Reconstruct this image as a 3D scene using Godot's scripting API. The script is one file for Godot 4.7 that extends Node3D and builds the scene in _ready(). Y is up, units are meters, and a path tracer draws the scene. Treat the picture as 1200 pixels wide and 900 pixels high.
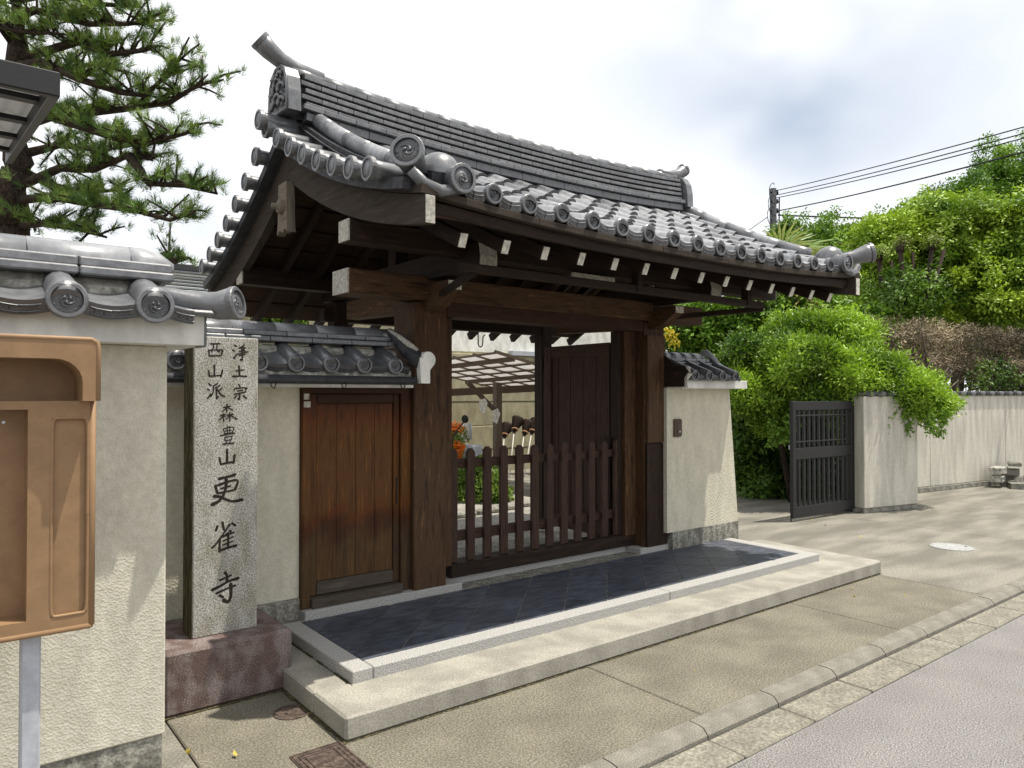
extends Node3D
# Street front of a small temple: a tiled gate between plastered walls, seen from across the pavement.

var rng := RandomNumberGenerator.new()
var M := {}
var used := {}
var sun_dir := Vector3(0.25, 1.0, 0.20)


# ---------------------------------------------------------------- shape builder
class Shape:
	var st := SurfaceTool.new()
	var off := Vector2.ZERO
	var tone := Color.WHITE

	func _init(smooth := false):
		st.begin(Mesh.PRIMITIVE_TRIANGLES)
		st.set_smooth_group(0 if smooth else -1)

	func smooth(on: bool):
		st.set_smooth_group(0 if on else -1)

	func tri(a: Vector3, b: Vector3, c: Vector3, ua := Vector2.ZERO, ub := Vector2.ZERO, uc := Vector2.ZERO):
		st.set_color(tone)
		st.set_uv(ua + off); st.add_vertex(a)
		st.set_uv(uc + off); st.add_vertex(c)
		st.set_uv(ub + off); st.add_vertex(b)

	# a, b, c, d run counter-clockwise seen from outside
	func quad(a: Vector3, b: Vector3, c: Vector3, d: Vector3, ua := Vector2.ZERO, ub := Vector2.ZERO, uc := Vector2.ZERO, ud := Vector2.ZERO):
		tri(a, b, c, ua, ub, uc)
		tri(a, c, d, ua, uc, ud)

	func _uv(p: Vector3, n: Vector3, axis: int) -> Vector2:
		var o := [0, 1, 2]
		o.erase(axis)
		var an := n.abs()
		if an[axis] > 0.8:
			return Vector2(p[o[0]], p[o[1]])
		var v: float = p[o[1]] if an[o[0]] > an[o[1]] else p[o[0]]
		return Vector2(p[axis], v)

	# chamfered box; texture u runs along its longest side (or the axis given)
	func box(c: Vector3, s: Vector3, b := 0.0, xf := Transform3D(), axis := -1):
		var h := s * 0.5
		if axis < 0:
			axis = 0 if s.x >= s.y and s.x >= s.z else (1 if s.y >= s.z else 2)
		b = minf(b, minf(h.x, minf(h.y, h.z)) * 0.8)
		for ax in 3:
			for sg in [-1.0, 1.0]:
				var u := (ax + 1) % 3
				var w := (ax + 2) % 3
				var n := Vector3.ZERO
				n[ax] = sg
				var p := []
				for k in [[-1, -1], [1, -1], [1, 1], [-1, 1]]:
					var q := Vector3.ZERO
					q[ax] = sg * h[ax]
					q[u] = k[0] * (h[u] - b)
					q[w] = k[1] * (h[w] - b)
					p.append(q)
				if sg < 0:
					p.reverse()
				_face(p, c, n, axis, xf)
		if b <= 0.0:
			return
		for ax in 3:
			var u := (ax + 1) % 3
			var w := (ax + 2) % 3
			for su in [-1.0, 1.0]:
				for sw in [-1.0, 1.0]:
					var a0 := Vector3.ZERO; var a1 := Vector3.ZERO; var b0 := Vector3.ZERO; var b1 := Vector3.ZERO
					for q in 2:
						var t := (h[ax] - b) * (1.0 if q else -1.0)
						var pu := Vector3.ZERO
						pu[ax] = t; pu[u] = su * h[u]; pu[w] = sw * (h[w] - b)
						var pw := Vector3.ZERO
						pw[ax] = t; pw[u] = su * (h[u] - b); pw[w] = sw * h[w]
						if q:
							a1 = pu; b1 = pw
						else:
							a0 = pu; b0 = pw
					var f := [a0, a1, b1, b0]
					var n := Vector3.ZERO
					n[u] = su; n[w] = sw
					if (f[1] - f[0]).cross(f[3] - f[0]).dot(n) < 0:
						f.reverse()
					_face(f, c, n.normalized(), axis, xf)
		for sx in [-1.0, 1.0]:
			for sy in [-1.0, 1.0]:
				for sz in [-1.0, 1.0]:
					var a := Vector3(sx * h.x, sy * (h.y - b), sz * (h.z - b))
					var d := Vector3(sx * (h.x - b), sy * h.y, sz * (h.z - b))
					var e := Vector3(sx * (h.x - b), sy * (h.y - b), sz * h.z)
					if (d - a).cross(e - a).dot(Vector3(sx, sy, sz)) < 0:
						var t := d
						d = e
						e = t
					var n := Vector3(sx, sy, sz).normalized()
					tri(xf * (c + a), xf * (c + d), xf * (c + e), _uv(c + a, n, axis), _uv(c + d, n, axis), _uv(c + e, n, axis))

	func _face(p: Array, c: Vector3, n: Vector3, axis: int, xf: Transform3D):
		quad(xf * (c + p[0]), xf * (c + p[1]), xf * (c + p[2]), xf * (c + p[3]), _uv(c + p[0], n, axis), _uv(c + p[1], n, axis), _uv(c + p[2], n, axis), _uv(c + p[3], n, axis))

	# straight bar with a rectangular section from a to b; up gives the side called height
	func bar(a: Vector3, b: Vector3, w: float, h: float, up := Vector3.UP, bev := 0.0):
		var z := (b - a).normalized()
		var x := up.cross(z).normalized()
		var y := z.cross(x)
		box(Vector3.ZERO, Vector3(w, h, (b - a).length()), bev, Transform3D(Basis(x, y, z), (a + b) * 0.5), 2)

	# polygon (counter-clockwise in ux, uy) pushed out by depth along ux x uy
	func prism(poly: PackedVector2Array, o: Vector3, ux: Vector3, uy: Vector3, depth: float):
		var n := ux.cross(uy).normalized()
		if Geometry2D.is_polygon_clockwise(poly):
			poly = poly.duplicate()
			poly.reverse()
		var ix := Geometry2D.triangulate_polygon(poly)
		var f := func(p: Vector2, d: float) -> Vector3: return o + ux * p.x + uy * p.y + n * d
		for k in range(0, ix.size(), 3):
			var a := poly[ix[k]]; var b := poly[ix[k + 1]]; var c := poly[ix[k + 2]]
			if (b - a).cross(c - a) < 0:
				var t := b
				b = c
				c = t
			tri(f.call(a, depth), f.call(b, depth), f.call(c, depth), a, b, c)
			tri(f.call(a, 0.0), f.call(c, 0.0), f.call(b, 0.0), a, c, b)
		var run := 0.0
		for k in poly.size():
			var a := poly[k]
			var b := poly[(k + 1) % poly.size()]
			var l := (b - a).length()
			quad(f.call(a, 0.0), f.call(b, 0.0), f.call(b, depth), f.call(a, depth), Vector2(run, 0), Vector2(run + l, 0), Vector2(run + l, depth), Vector2(run, depth))
			run += l

	# tube along points with a radius for each; arc from a0 to a1 (0 is sideways, quarter turn is up)
	func tube(pts: Array, radii: Array, sides := 10, caps := true, up := Vector3.UP, a0 := 0.0, a1 := TAU):
		var rings := []
		var run := 0.0
		var lens := []
		for i in pts.size():
			var t: Vector3 = (pts[mini(i + 1, pts.size() - 1)] - pts[maxi(i - 1, 0)]).normalized()
			var x := up.cross(t)
			x = x.normalized() if x.length() > 0.01 else Vector3.RIGHT.cross(t).normalized()
			var y := t.cross(x).normalized()
			var ring := []
			for k in sides + 1:
				var a := a0 + (a1 - a0) * k / sides
				ring.append(pts[i] + (x * cos(a) + y * sin(a)) * radii[mini(i, radii.size() - 1)])
			rings.append(ring)
			if i:
				run += (pts[i] - pts[i - 1]).length()
			lens.append(run)
		for i in pts.size() - 1:
			for k in sides:
				var v0 := k * 0.03
				quad(rings[i][k], rings[i][k + 1], rings[i + 1][k + 1], rings[i + 1][k], Vector2(lens[i], v0), Vector2(lens[i], v0 + 0.03), Vector2(lens[i + 1], v0 + 0.03), Vector2(lens[i + 1], v0))
		if caps:
			for k in sides:
				tri(pts[0], rings[0][k + 1], rings[0][k])
				tri(pts[-1], rings[-1][k], rings[-1][k + 1])

	# profile of (radius, height) turned about y
	func lathe(prof: Array, sides := 20, xf := Transform3D()):
		for i in prof.size() - 1:
			for k in sides:
				var a := TAU * k / sides
				var b := TAU * (k + 1) / sides
				var p: Vector2 = prof[i]
				var q: Vector2 = prof[i + 1]
				quad(xf * Vector3(p.x * cos(b), p.y, p.x * sin(b)), xf * Vector3(p.x * cos(a), p.y, p.x * sin(a)), xf * Vector3(q.x * cos(a), q.y, q.x * sin(a)), xf * Vector3(q.x * cos(b), q.y, q.x * sin(b)))

	func done() -> ArrayMesh:
		st.generate_normals()
		return st.commit()


# ---------------------------------------------------------------- naming
func numbered(called: String) -> String:
	var n: int = used.get(called, 0)
	used[called] = n + 1
	return called if n == 0 else "%s_%03d" % [called, n]


func tag(o: Node3D, label: String, category := "", group := "", kind := ""):
	if label: o.set_meta("label", label)
	if category: o.set_meta("category", category)
	if group: o.set_meta("group", group)
	if kind: o.set_meta("kind", kind)
	return o


func thing(called: String, label: String, category: String, at := Vector3.ZERO, group := "", kind := "") -> Node3D:
	var o := Node3D.new()
	o.name = numbered(called)
	add_child(o)
	o.position = at
	tag(o, label, category, group, kind)
	return o


# one mesh under a parent; names of repeats get a number
func part(called: String, mesh: Mesh, mat: Material, parent: Node3D, xf := Transform3D()) -> MeshInstance3D:
	var o := MeshInstance3D.new()
	o.mesh = mesh
	o.material_override = mat
	var n: int = parent.get_meta("n_" + called, 0)
	parent.set_meta("n_" + called, n + 1)
	o.name = called if n == 0 else "%s_%03d" % [called, n]
	parent.add_child(o)
	o.transform = xf
	return o


func solo(called: String, mesh: Mesh, mat: Material, label: String, category: String, group := "", kind := "") -> MeshInstance3D:
	var o := MeshInstance3D.new()
	o.mesh = mesh
	o.material_override = mat
	o.name = numbered(called)
	add_child(o)
	tag(o, label, category, group, kind)
	return o


func bx(c: Vector3, s: Vector3, bev := 0.004, axis := -1) -> ArrayMesh:
	var h := Shape.new()
	h.off = Vector2(rng.randf() * 7.0, rng.randf() * 7.0)
	h.box(c, s, bev, Transform3D(), axis)
	return h.done()


func bx2(lo: Vector3, hi: Vector3, bev := 0.004, axis := -1) -> ArrayMesh:
	return bx((lo + hi) * 0.5, (hi - lo).abs(), bev, axis)


func barm(a: Vector3, b: Vector3, w: float, h: float, bev := 0.003, up := Vector3.UP) -> ArrayMesh:
	var s := Shape.new()
	s.off = Vector2(rng.randf() * 7.0, rng.randf() * 7.0)
	s.bar(a, b, w, h, up, bev)
	return s.done()


# ---------------------------------------------------------------- materials
func ramp(stops: Array) -> Gradient:
	var g := Gradient.new()
	var o := PackedFloat32Array()
	var c := PackedColorArray()
	for s in stops:
		o.append(s[0])
		c.append(s[1])
	g.offsets = o
	g.colors = c
	return g


func noise(sd: int, freq: float, stops: Array, oct := 4, kind := FastNoiseLite.TYPE_SIMPLEX_SMOOTH, size := 512, gain := 0.5) -> NoiseTexture2D:
	var f := FastNoiseLite.new()
	f.seed = sd
	f.noise_type = kind
	f.frequency = freq
	f.fractal_octaves = oct
	f.fractal_gain = gain
	if kind == FastNoiseLite.TYPE_CELLULAR:
		f.cellular_return_type = FastNoiseLite.RETURN_DISTANCE
	var t := NoiseTexture2D.new()
	t.width = size
	t.height = size
	t.seamless = true
	t.noise = f
	if stops.size():
		t.color_ramp = ramp(stops)
	return t


func grey(v: float) -> Color:
	return Color(v, v, v)


func rgb8(r: int, g: int, b: int) -> Color:
	return Color8(r, g, b)


# world triplanar surface: base colours from fine noise, multiplied by a coarse stain pattern
func surf(name: String, a: Color, b: Color, scale: Vector3, rough := 0.85, stain := 0.35, stain_scale := Vector3(0.5, 0.5, 0.5), bump := 0.0, bump_scale := 0.0, sd := 1, fine_freq := 0.02) -> StandardMaterial3D:
	var m := StandardMaterial3D.new()
	m.resource_name = name
	m.albedo_texture = noise(sd, fine_freq, [[0.25, a], [0.75, b]], 6, FastNoiseLite.TYPE_SIMPLEX, 512, 0.78)
	m.uv1_triplanar = true
	m.uv1_world_triplanar = true
	m.uv1_scale = scale
	m.roughness = rough
	m.metallic_specular = 0.35
	if stain > 0.0:
		m.detail_enabled = true
		m.detail_blend_mode = BaseMaterial3D.BLEND_MODE_MUL
		m.detail_uv_layer = BaseMaterial3D.DETAIL_UV_2
		m.detail_albedo = shared_stain(stain, sd)
		m.uv2_triplanar = true
		m.uv2_world_triplanar = true
		m.uv2_scale = stain_scale
	if bump > 0.0:
		m.heightmap_enabled = true
		m.heightmap_texture = shared_relief(sd)
		m.heightmap_scale = bump
	return m


var cache := {}


func shared_stain(stain: float, sd: int) -> NoiseTexture2D:
	var key := "s%d_%d" % [roundi(stain * 16.0), sd % 2]
	if not cache.has(key):
		cache[key] = noise(sd + 50, 0.012, [[0.25, grey(1.0 - roundi(stain * 16.0) / 16.0)], [0.75, Color.WHITE]], 5)
	return cache[key]


func shared_relief(sd: int) -> NoiseTexture2D:
	var key := "r%d" % (sd % 3)
	if not cache.has(key):
		cache[key] = noise(sd + 90, 0.03, [], 4)
	return cache[key]


# wood with grain along texture u
func wood(name: String, a: Color, b: Color, sd: int, rough := 0.7, stretch := Vector2(0.35, 3.2), bump := 0.25) -> StandardMaterial3D:
	var m := StandardMaterial3D.new()
	m.resource_name = name
	m.albedo_texture = noise(sd, 0.012, [[0.15, a], [0.5, a.lerp(b, 0.55)], [0.62, a.lerp(b, 0.35)], [0.9, b]], 6, FastNoiseLite.TYPE_SIMPLEX_SMOOTH, 512, 0.62)
	m.uv1_scale = Vector3(stretch.x, stretch.y, 1)
	m.roughness = rough
	m.metallic_specular = 0.3
	m.vertex_color_use_as_albedo = true
	m.heightmap_enabled = true
	m.heightmap_texture = m.albedo_texture
	m.heightmap_scale = bump
	return m


func plain(name: String, c: Color, rough := 0.6, metal := 0.0, spec := 0.4) -> StandardMaterial3D:
	var m := StandardMaterial3D.new()
	m.resource_name = name
	m.albedo_color = c
	m.roughness = rough
	m.metallic = metal
	m.metallic_specular = spec
	return m


func leafy(name: String, back: float, rough := 0.45) -> StandardMaterial3D:
	var m := StandardMaterial3D.new()
	m.resource_name = name
	m.albedo_color = Color.WHITE
	m.vertex_color_use_as_albedo = true
	m.roughness = rough
	m.metallic_specular = 0.4
	m.cull_mode = BaseMaterial3D.CULL_DISABLED
	m.backlight_enabled = true
	m.backlight = Color(back, back, back * 0.6)
	return m


func make_materials():
	M.stucco = surf("stucco", rgb8(196, 192, 175), rgb8(211, 207, 191), Vector3(1.6, 1.6, 1.6), 0.92, 0.06, Vector3(0.9, 0.35, 0.9), 0.0, 0.0, 11)
	M.stucco.heightmap_enabled = true
	M.stucco.heightmap_texture = noise(77, 0.13, [[0.3, Color.BLACK], [0.7, Color.WHITE]], 2, FastNoiseLite.TYPE_CELLULAR)
	M.stucco.heightmap_scale = 0.08
	M.stucco_fine = surf("stucco_fine", rgb8(194, 189, 170), rgb8(206, 201, 183), Vector3(1.5, 1.5, 1.5), 0.92, 0.06, Vector3(0.9, 0.3, 0.9), 0.0, 0.0, 13)
	M.stucco_fine.heightmap_enabled = true
	M.stucco_fine.heightmap_texture = noise(79, 0.06, [], 3)
	M.stucco_fine.heightmap_scale = 0.35
	M.plaster = surf("white_plaster", rgb8(214, 214, 208), rgb8(226, 226, 220), Vector3(1, 1, 1), 0.8, 0.10, Vector3(0.7, 0.4, 0.7), 0.0, 0.0, 15)
	M.mortar = surf("grey_mortar", rgb8(160, 158, 148), rgb8(205, 203, 194), Vector3(2, 2, 2), 0.9, 0.3, Vector3(2, 2, 2), 0.3, 0.0, 17)
	M.plinth = surf("concrete_plinth", rgb8(116, 114, 105), rgb8(168, 166, 155), Vector3(1.8, 1.8, 1.8), 0.9, 0.28, Vector3(1.6, 1.0, 1.6), 0.3, 0.0, 19, 0.03)
	M.slab = surf("pavement_concrete", rgb8(84, 81, 72), rgb8(144, 139, 123), Vector3(2.0, 2.0, 2.0), 0.9, 0.1, Vector3(0.25, 0.4, 0.3), 0.12, 0.0, 21, 0.055)
	M.slab_light = surf("driveway_concrete", rgb8(108, 106, 97), rgb8(152, 148, 137), Vector3(1.8, 1.8, 1.8), 0.9, 0.16, Vector3(0.1, 0.4, 0.34), 0.1, 0.0, 23, 0.05)
	M.step = surf("step_concrete", rgb8(138, 135, 125), rgb8(170, 167, 156), Vector3(2.0, 2.0, 2.0), 0.88, 0.1, Vector3(0.5, 0.3, 0.5), 0.08, 0.0, 25, 0.05)
	M.kerb = surf("kerb_concrete", rgb8(96, 94, 86), rgb8(154, 150, 139), Vector3(3, 3, 3), 0.9, 0.14, Vector3(0.8, 0.8, 0.8), 0.15, 0.0, 27, 0.06)
	M.gutter = surf("gutter_concrete", rgb8(108, 105, 95), rgb8(154, 150, 137), Vector3(1.6, 1.6, 1.6), 0.9, 0.14, Vector3(0.6, 0.6, 0.9), 0.1, 0.0, 29, 0.035)
	M.asphalt = surf("asphalt", rgb8(76, 75, 74), rgb8(168, 165, 162), Vector3(2.4, 2.4, 2.4), 0.93, 0.08, Vector3(0.25, 0.25, 0.25), 0.3, 0.0, 31, 0.065)
	M.earth = surf("earth", rgb8(96, 86, 66), rgb8(126, 116, 92), Vector3(1, 1, 1), 0.95, 0.3, Vector3(0.2, 0.2, 0.2), 0.0, 0.0, 33)
	M.gravel = surf("gravel", rgb8(120, 116, 108), rgb8(200, 196, 186), Vector3(2.2, 2.2, 2.2), 0.95, 0.15, Vector3(0.4, 0.4, 0.4), 2.0, 0.0, 35, 0.09)
	M.granite = speckle("grey_granite", 41, [rgb8(104, 104, 104), rgb8(158, 157, 153), rgb8(196, 195, 191)], 1.9)
	M.pillar = speckle("pale_granite", 43, [rgb8(98, 98, 95), rgb8(166, 164, 157), rgb8(208, 206, 199)], 1.5)
	M.pillar.detail_enabled = true
	M.pillar.detail_blend_mode = BaseMaterial3D.BLEND_MODE_MUL
	M.pillar.detail_uv_layer = BaseMaterial3D.DETAIL_UV_2
	M.pillar.detail_albedo = noise(93, 0.01, [[0.2, rgb8(226, 225, 216)], [0.6, Color.WHITE]], 5)
	M.pillar.uv2_triplanar = true
	M.pillar.uv2_world_triplanar = true
	M.pillar.uv2_scale = Vector3(1.6, 0.7, 1.6)
	M.red_stone = speckle("red_stone", 45, [rgb8(88, 78, 76), rgb8(122, 111, 107), rgb8(156, 147, 143)], 1.7)
	M.red_stone.detail_enabled = true
	M.red_stone.detail_blend_mode = BaseMaterial3D.BLEND_MODE_MUL
	M.red_stone.detail_uv_layer = BaseMaterial3D.DETAIL_UV_2
	M.red_stone.detail_albedo = noise(97, 0.012, [[0.3, rgb8(206, 190, 186)], [0.7, Color.WHITE]], 5)
	M.red_stone.uv2_triplanar = true
	M.red_stone.uv2_world_triplanar = true
	M.red_stone.uv2_scale = Vector3(1.2, 0.8, 1.2)
	M.moss_stone = surf("mossy_stone", rgb8(72, 66, 44), rgb8(108, 100, 72), Vector3(3, 1, 3), 0.95, 0.4, Vector3(3, 0.6, 3), 0.3, 0.0, 47)
	M.slate = []
	for k in 3:
		var m := surf("slate_tile", rgb8(60 + k * 6, 65 + k * 6, 75 + k * 6), rgb8(78 + k * 7, 84 + k * 7, 97 + k * 7), Vector3(1.2, 1.2, 6), 0.52, 0.25, Vector3(0.8, 0.8, 3), 0.06, 0.0, 51 + k)
		m.metallic_specular = 0.5
		M.slate.append(m)
	M.tile = []
	for k in 4:
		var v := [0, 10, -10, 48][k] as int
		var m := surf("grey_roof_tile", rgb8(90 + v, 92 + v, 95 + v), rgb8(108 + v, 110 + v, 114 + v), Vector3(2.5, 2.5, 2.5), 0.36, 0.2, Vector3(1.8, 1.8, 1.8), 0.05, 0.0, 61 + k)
		m.metallic_specular = 0.7
		m.vertex_color_use_as_albedo = true
		M.tile.append(m)
	M.tile_dark = surf("dark_roof_tile", rgb8(52, 53, 56), rgb8(74, 75, 79), Vector3(3, 3, 3), 0.55, 0.25, Vector3(2, 2, 2), 0.1, 0.0, 67)
	M.tile_dark.vertex_color_use_as_albedo = true
	M.wood = wood("dark_timber", rgb8(26, 20, 16), rgb8(60, 44, 34), 101)
	M.wood_b = wood("brown_timber", rgb8(44, 32, 23), rgb8(112, 84, 59), 103)
	M.wood_red = wood("red_brown_timber", rgb8(44, 29, 22), rgb8(72, 47, 34), 105)
	M.wood_grey = wood("weathered_timber", rgb8(92, 84, 74), rgb8(140, 130, 116), 107, 0.85)
	M.wood_sill = wood("grey_sill_timber", rgb8(58, 52, 46), rgb8(96, 88, 78), 108, 0.85)
	M.wood_barge = wood("weathered_bargeboard", rgb8(46, 40, 35), rgb8(78, 70, 61), 109, 0.85)
	M.wood_door = wood("door_timber", rgb8(66, 42, 26), rgb8(116, 76, 45), 111, 0.6, Vector2(0.3, 3.6))
	M.wood_picket = wood("picket_timber", rgb8(46, 34, 28), rgb8(86, 65, 54), 113, 0.75, Vector2(0.5, 6))
	M.wood_light = wood("pale_timber", rgb8(150, 112, 78), rgb8(196, 156, 116), 115, 0.75)
	M.sheathing = wood("roof_boards", rgb8(50, 38, 31), rgb8(84, 65, 52), 117, 0.85)
	M.white_paint = surf("white_end_paint", rgb8(206, 202, 190), rgb8(226, 222, 212), Vector3(4, 4, 4), 0.8, 0.25, Vector3(5, 3, 5), 0.0, 0.0, 119)
	M.worn_paint = surf("worn_end_paint", rgb8(164, 160, 150), rgb8(206, 202, 191), Vector3(6, 6, 6), 0.85, 0.2, Vector3(4, 4, 4), 0.1, 0.0, 121, 0.03)
	M.pale_stick = plain("pale_stick", rgb8(190, 188, 180), 0.6)
	M.iron = plain("black_iron", rgb8(28, 27, 26), 0.5, 0.3)
	M.black_metal = plain("black_gate_paint", rgb8(15, 16, 18), 0.5, 0.0, 0.5)
	M.ink = surf("engraved_ink", rgb8(30, 24, 20), rgb8(58, 50, 44), Vector3(8, 8, 8), 0.95, 0.0, Vector3.ONE, 0.0, 0.0, 123)
	M.tan = surf("tan_plastic", rgb8(143, 114, 84), rgb8(147, 118, 88), Vector3(3, 3, 3), 0.5, 0.05, Vector3(1.5, 1.5, 1.5), 0.02, 0.0, 125)
	M.post_grey = surf("grey_steel_post", rgb8(168, 171, 178), rgb8(178, 181, 188), Vector3(3, 3, 3), 0.5, 0.08, Vector3(3, 1, 3), 0.0, 0.0, 127)
	M.panel_wall = surf("streaked_render", rgb8(192, 188, 175), rgb8(204, 200, 188), Vector3(1.4, 1.4, 1.4), 0.92, 0.12, Vector3(0.9, 0.14, 0.9), 0.1, 0.0, 129)
	M.siding = surf("beige_siding", rgb8(156, 149, 122), rgb8(166, 159, 133), Vector3(1, 1, 1), 0.85, 0.12, Vector3(0.6, 0.3, 0.6), 0.0, 0.0, 131)
	M.bronze = plain("bronze_frame", rgb8(84, 70, 58), 0.5, 0.3)
	M.sheet = plain("weathered_sheet", rgb8(120, 114, 106), 0.7)
	M.sheet.backlight_enabled = true
	M.sheet.backlight = Color(0.35, 0.35, 0.35)
	M.poly = plain("translucent_sheet", rgb8(196, 188, 186), 0.4)
	M.poly.backlight_enabled = true
	M.poly.backlight = Color(0.9, 0.9, 0.9)
	M.cover = surf("rusty_cover", rgb8(80, 68, 61), rgb8(108, 94, 85), Vector3(5, 5, 5), 0.8, 0.3, Vector3(3, 3, 3), 0.1, 0.0, 133)
	M.white_cover = surf("pale_cover", rgb8(156, 157, 156), rgb8(180, 181, 180), Vector3(4, 4, 4), 0.7, 0.2, Vector3(3, 3, 3), 0.0, 0.0, 141)
	M.bark = surf("bark", rgb8(46, 38, 32), rgb8(94, 80, 68), Vector3(5, 1.4, 5), 0.95, 0.3, Vector3(2, 1, 2), 1.5, 0.0, 135)
	M.bark_grey = surf("grey_bark", rgb8(92, 84, 72), rgb8(140, 130, 114), Vector3(5, 1.4, 5), 0.95, 0.3, Vector3(2, 1, 2), 0.8, 0.0, 137)
	M.leaf = leafy("leaf", 0.75)
	M.needle = leafy("pine_needles", 0.4, 0.5)
	M.dry = leafy("dry_twigs", 0.3, 0.8)


func speckle(name: String, sd: int, c: Array, scale: float) -> StandardMaterial3D:
	var m := StandardMaterial3D.new()
	m.resource_name = name
	m.albedo_texture = noise(sd, 0.1, [[0.2, c[0]], [0.42, c[1]], [0.58, c[1]], [0.82, c[2]]], 3, FastNoiseLite.TYPE_SIMPLEX, 512, 0.75)
	m.uv1_triplanar = true
	m.uv1_world_triplanar = true
	m.uv1_scale = Vector3(scale, scale, scale)
	m.roughness = 0.85
	m.metallic_specular = 0.35
	m.heightmap_enabled = true
	m.heightmap_texture = shared_relief(0)
	m.heightmap_scale = 0.12
	return m


# ---------------------------------------------------------------- sky
func make_sky() -> Sky:
	var w := 1024
	var h := 512
	var im := Image.create(w, h, false, Image.FORMAT_RGBF)
	var n := FastNoiseLite.new()
	n.seed = 8
	n.frequency = 0.9
	n.fractal_octaves = 5
	n.noise_type = FastNoiseLite.TYPE_SIMPLEX_SMOOTH
	var n2 := FastNoiseLite.new()
	n2.seed = 21
	n2.frequency = 2.4
	n2.fractal_octaves = 4
	var blue := Vector3(0.38, 0.45, 0.56)
	var white := Vector3(0.90, 0.91, 0.93)
	var veil := Vector3(0.68, 0.72, 0.78)
	# thin places in the cloud: direction, width, depth
	var gaps := []
	for g in [[Vector3(0.932, 0.537, -0.530), 0.22, 0.55], [Vector3(0.990, 0.264, -0.490), 0.2, 0.24], [Vector3(0.222, 0.281, -1.092), 0.16, 0.2], [Vector3(0.650, 0.455, -0.753), 0.12, 0.10]]:
		gaps.append([g[0].normalized(), g[1], g[2]])
	for k in 7:
		var az := k * 0.62 + 3.6
		gaps.append([Vector3(sin(az), 0.25 + 0.12 * (k % 5), cos(az)).normalized(), 0.2, 0.3 + 0.1 * (k % 3)])
	for y in h:
		var el := PI * 0.5 - PI * (y + 0.5) / h
		for x in w:
			var az := TAU * (x + 0.5) / w
			var d := Vector3(sin(az) * cos(el), sin(el), -cos(az) * cos(el))
			var c: Vector3
			if el < 0.0:
				c = Vector3(0.36, 0.34, 0.30)
			else:
				var q := Vector3(d.x, d.y * 1.6, d.z) * 1.15
				var v := n.get_noise_3dv(q)
				var u := n2.get_noise_3dv(q)
				var open := 0.0
				for g in gaps:
					var away: float = d.angle_to(g[0])
					open += g[2] * exp(-pow(away / g[1], 2.0))
				open = clampf(open * (1.0 + 1.6 * u) + smoothstep(0.25, 0.7, -v - 0.3 * u) * 0.8, 0.0, 1.0)
				c = white.lerp(blue, open)
				c = c.lerp(veil, smoothstep(0.15, 0.6, v + 0.5 * u) * 0.35)
				c *= 1.0 + 0.06 * u
			im.set_pixel(x, y, Color(c.x, c.y, c.z))
	var p := PanoramaSkyMaterial.new()
	p.panorama = ImageTexture.create_from_image(im)
	var s := Sky.new()
	s.sky_material = p
	return s


func _ready():
	rng.seed = 4242
	# ---- camera
	var cam := Camera3D.new()
	cam.name = "camera"
	add_child(cam)
	cam.position = Vector3(0, 1.65, 0)
	cam.rotation_degrees = Vector3(0.80, -38.1, 0)
	cam.fov = 55.18
	cam.near = 0.05
	cam.far = 600.0
	cam.current = true
	# ---- sky, exposure
	var we := WorldEnvironment.new()
	we.name = "world_environment"
	var e := Environment.new()
	e.background_mode = Environment.BG_SKY
	e.sky = make_sky()
	e.tonemap_mode = Environment.TONE_MAPPER_LINEAR
	e.tonemap_exposure = 1.35
	e.sdfgi_enabled = true
	e.ssao_enabled = true
	e.ssil_enabled = true
	we.environment = e
	add_child(we)
	# ---- sun
	var sun := DirectionalLight3D.new()
	sun.name = "sun"
	sun.light_color = Color(1.0, 0.97, 0.92)
	sun.light_energy = 1.42
	sun.light_angular_distance = 0.53
	sun.shadow_enabled = true
	add_child(sun)
	sun.look_at_from_position(sun_dir * 10.0, Vector3.ZERO, Vector3.FORWARD)

	make_materials()
	build_ground()
	build_platform()
	build_walls()
	build_gate()
	build_right_side()
	build_courtyard()
	build_street_things()
	build_plants()


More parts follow.
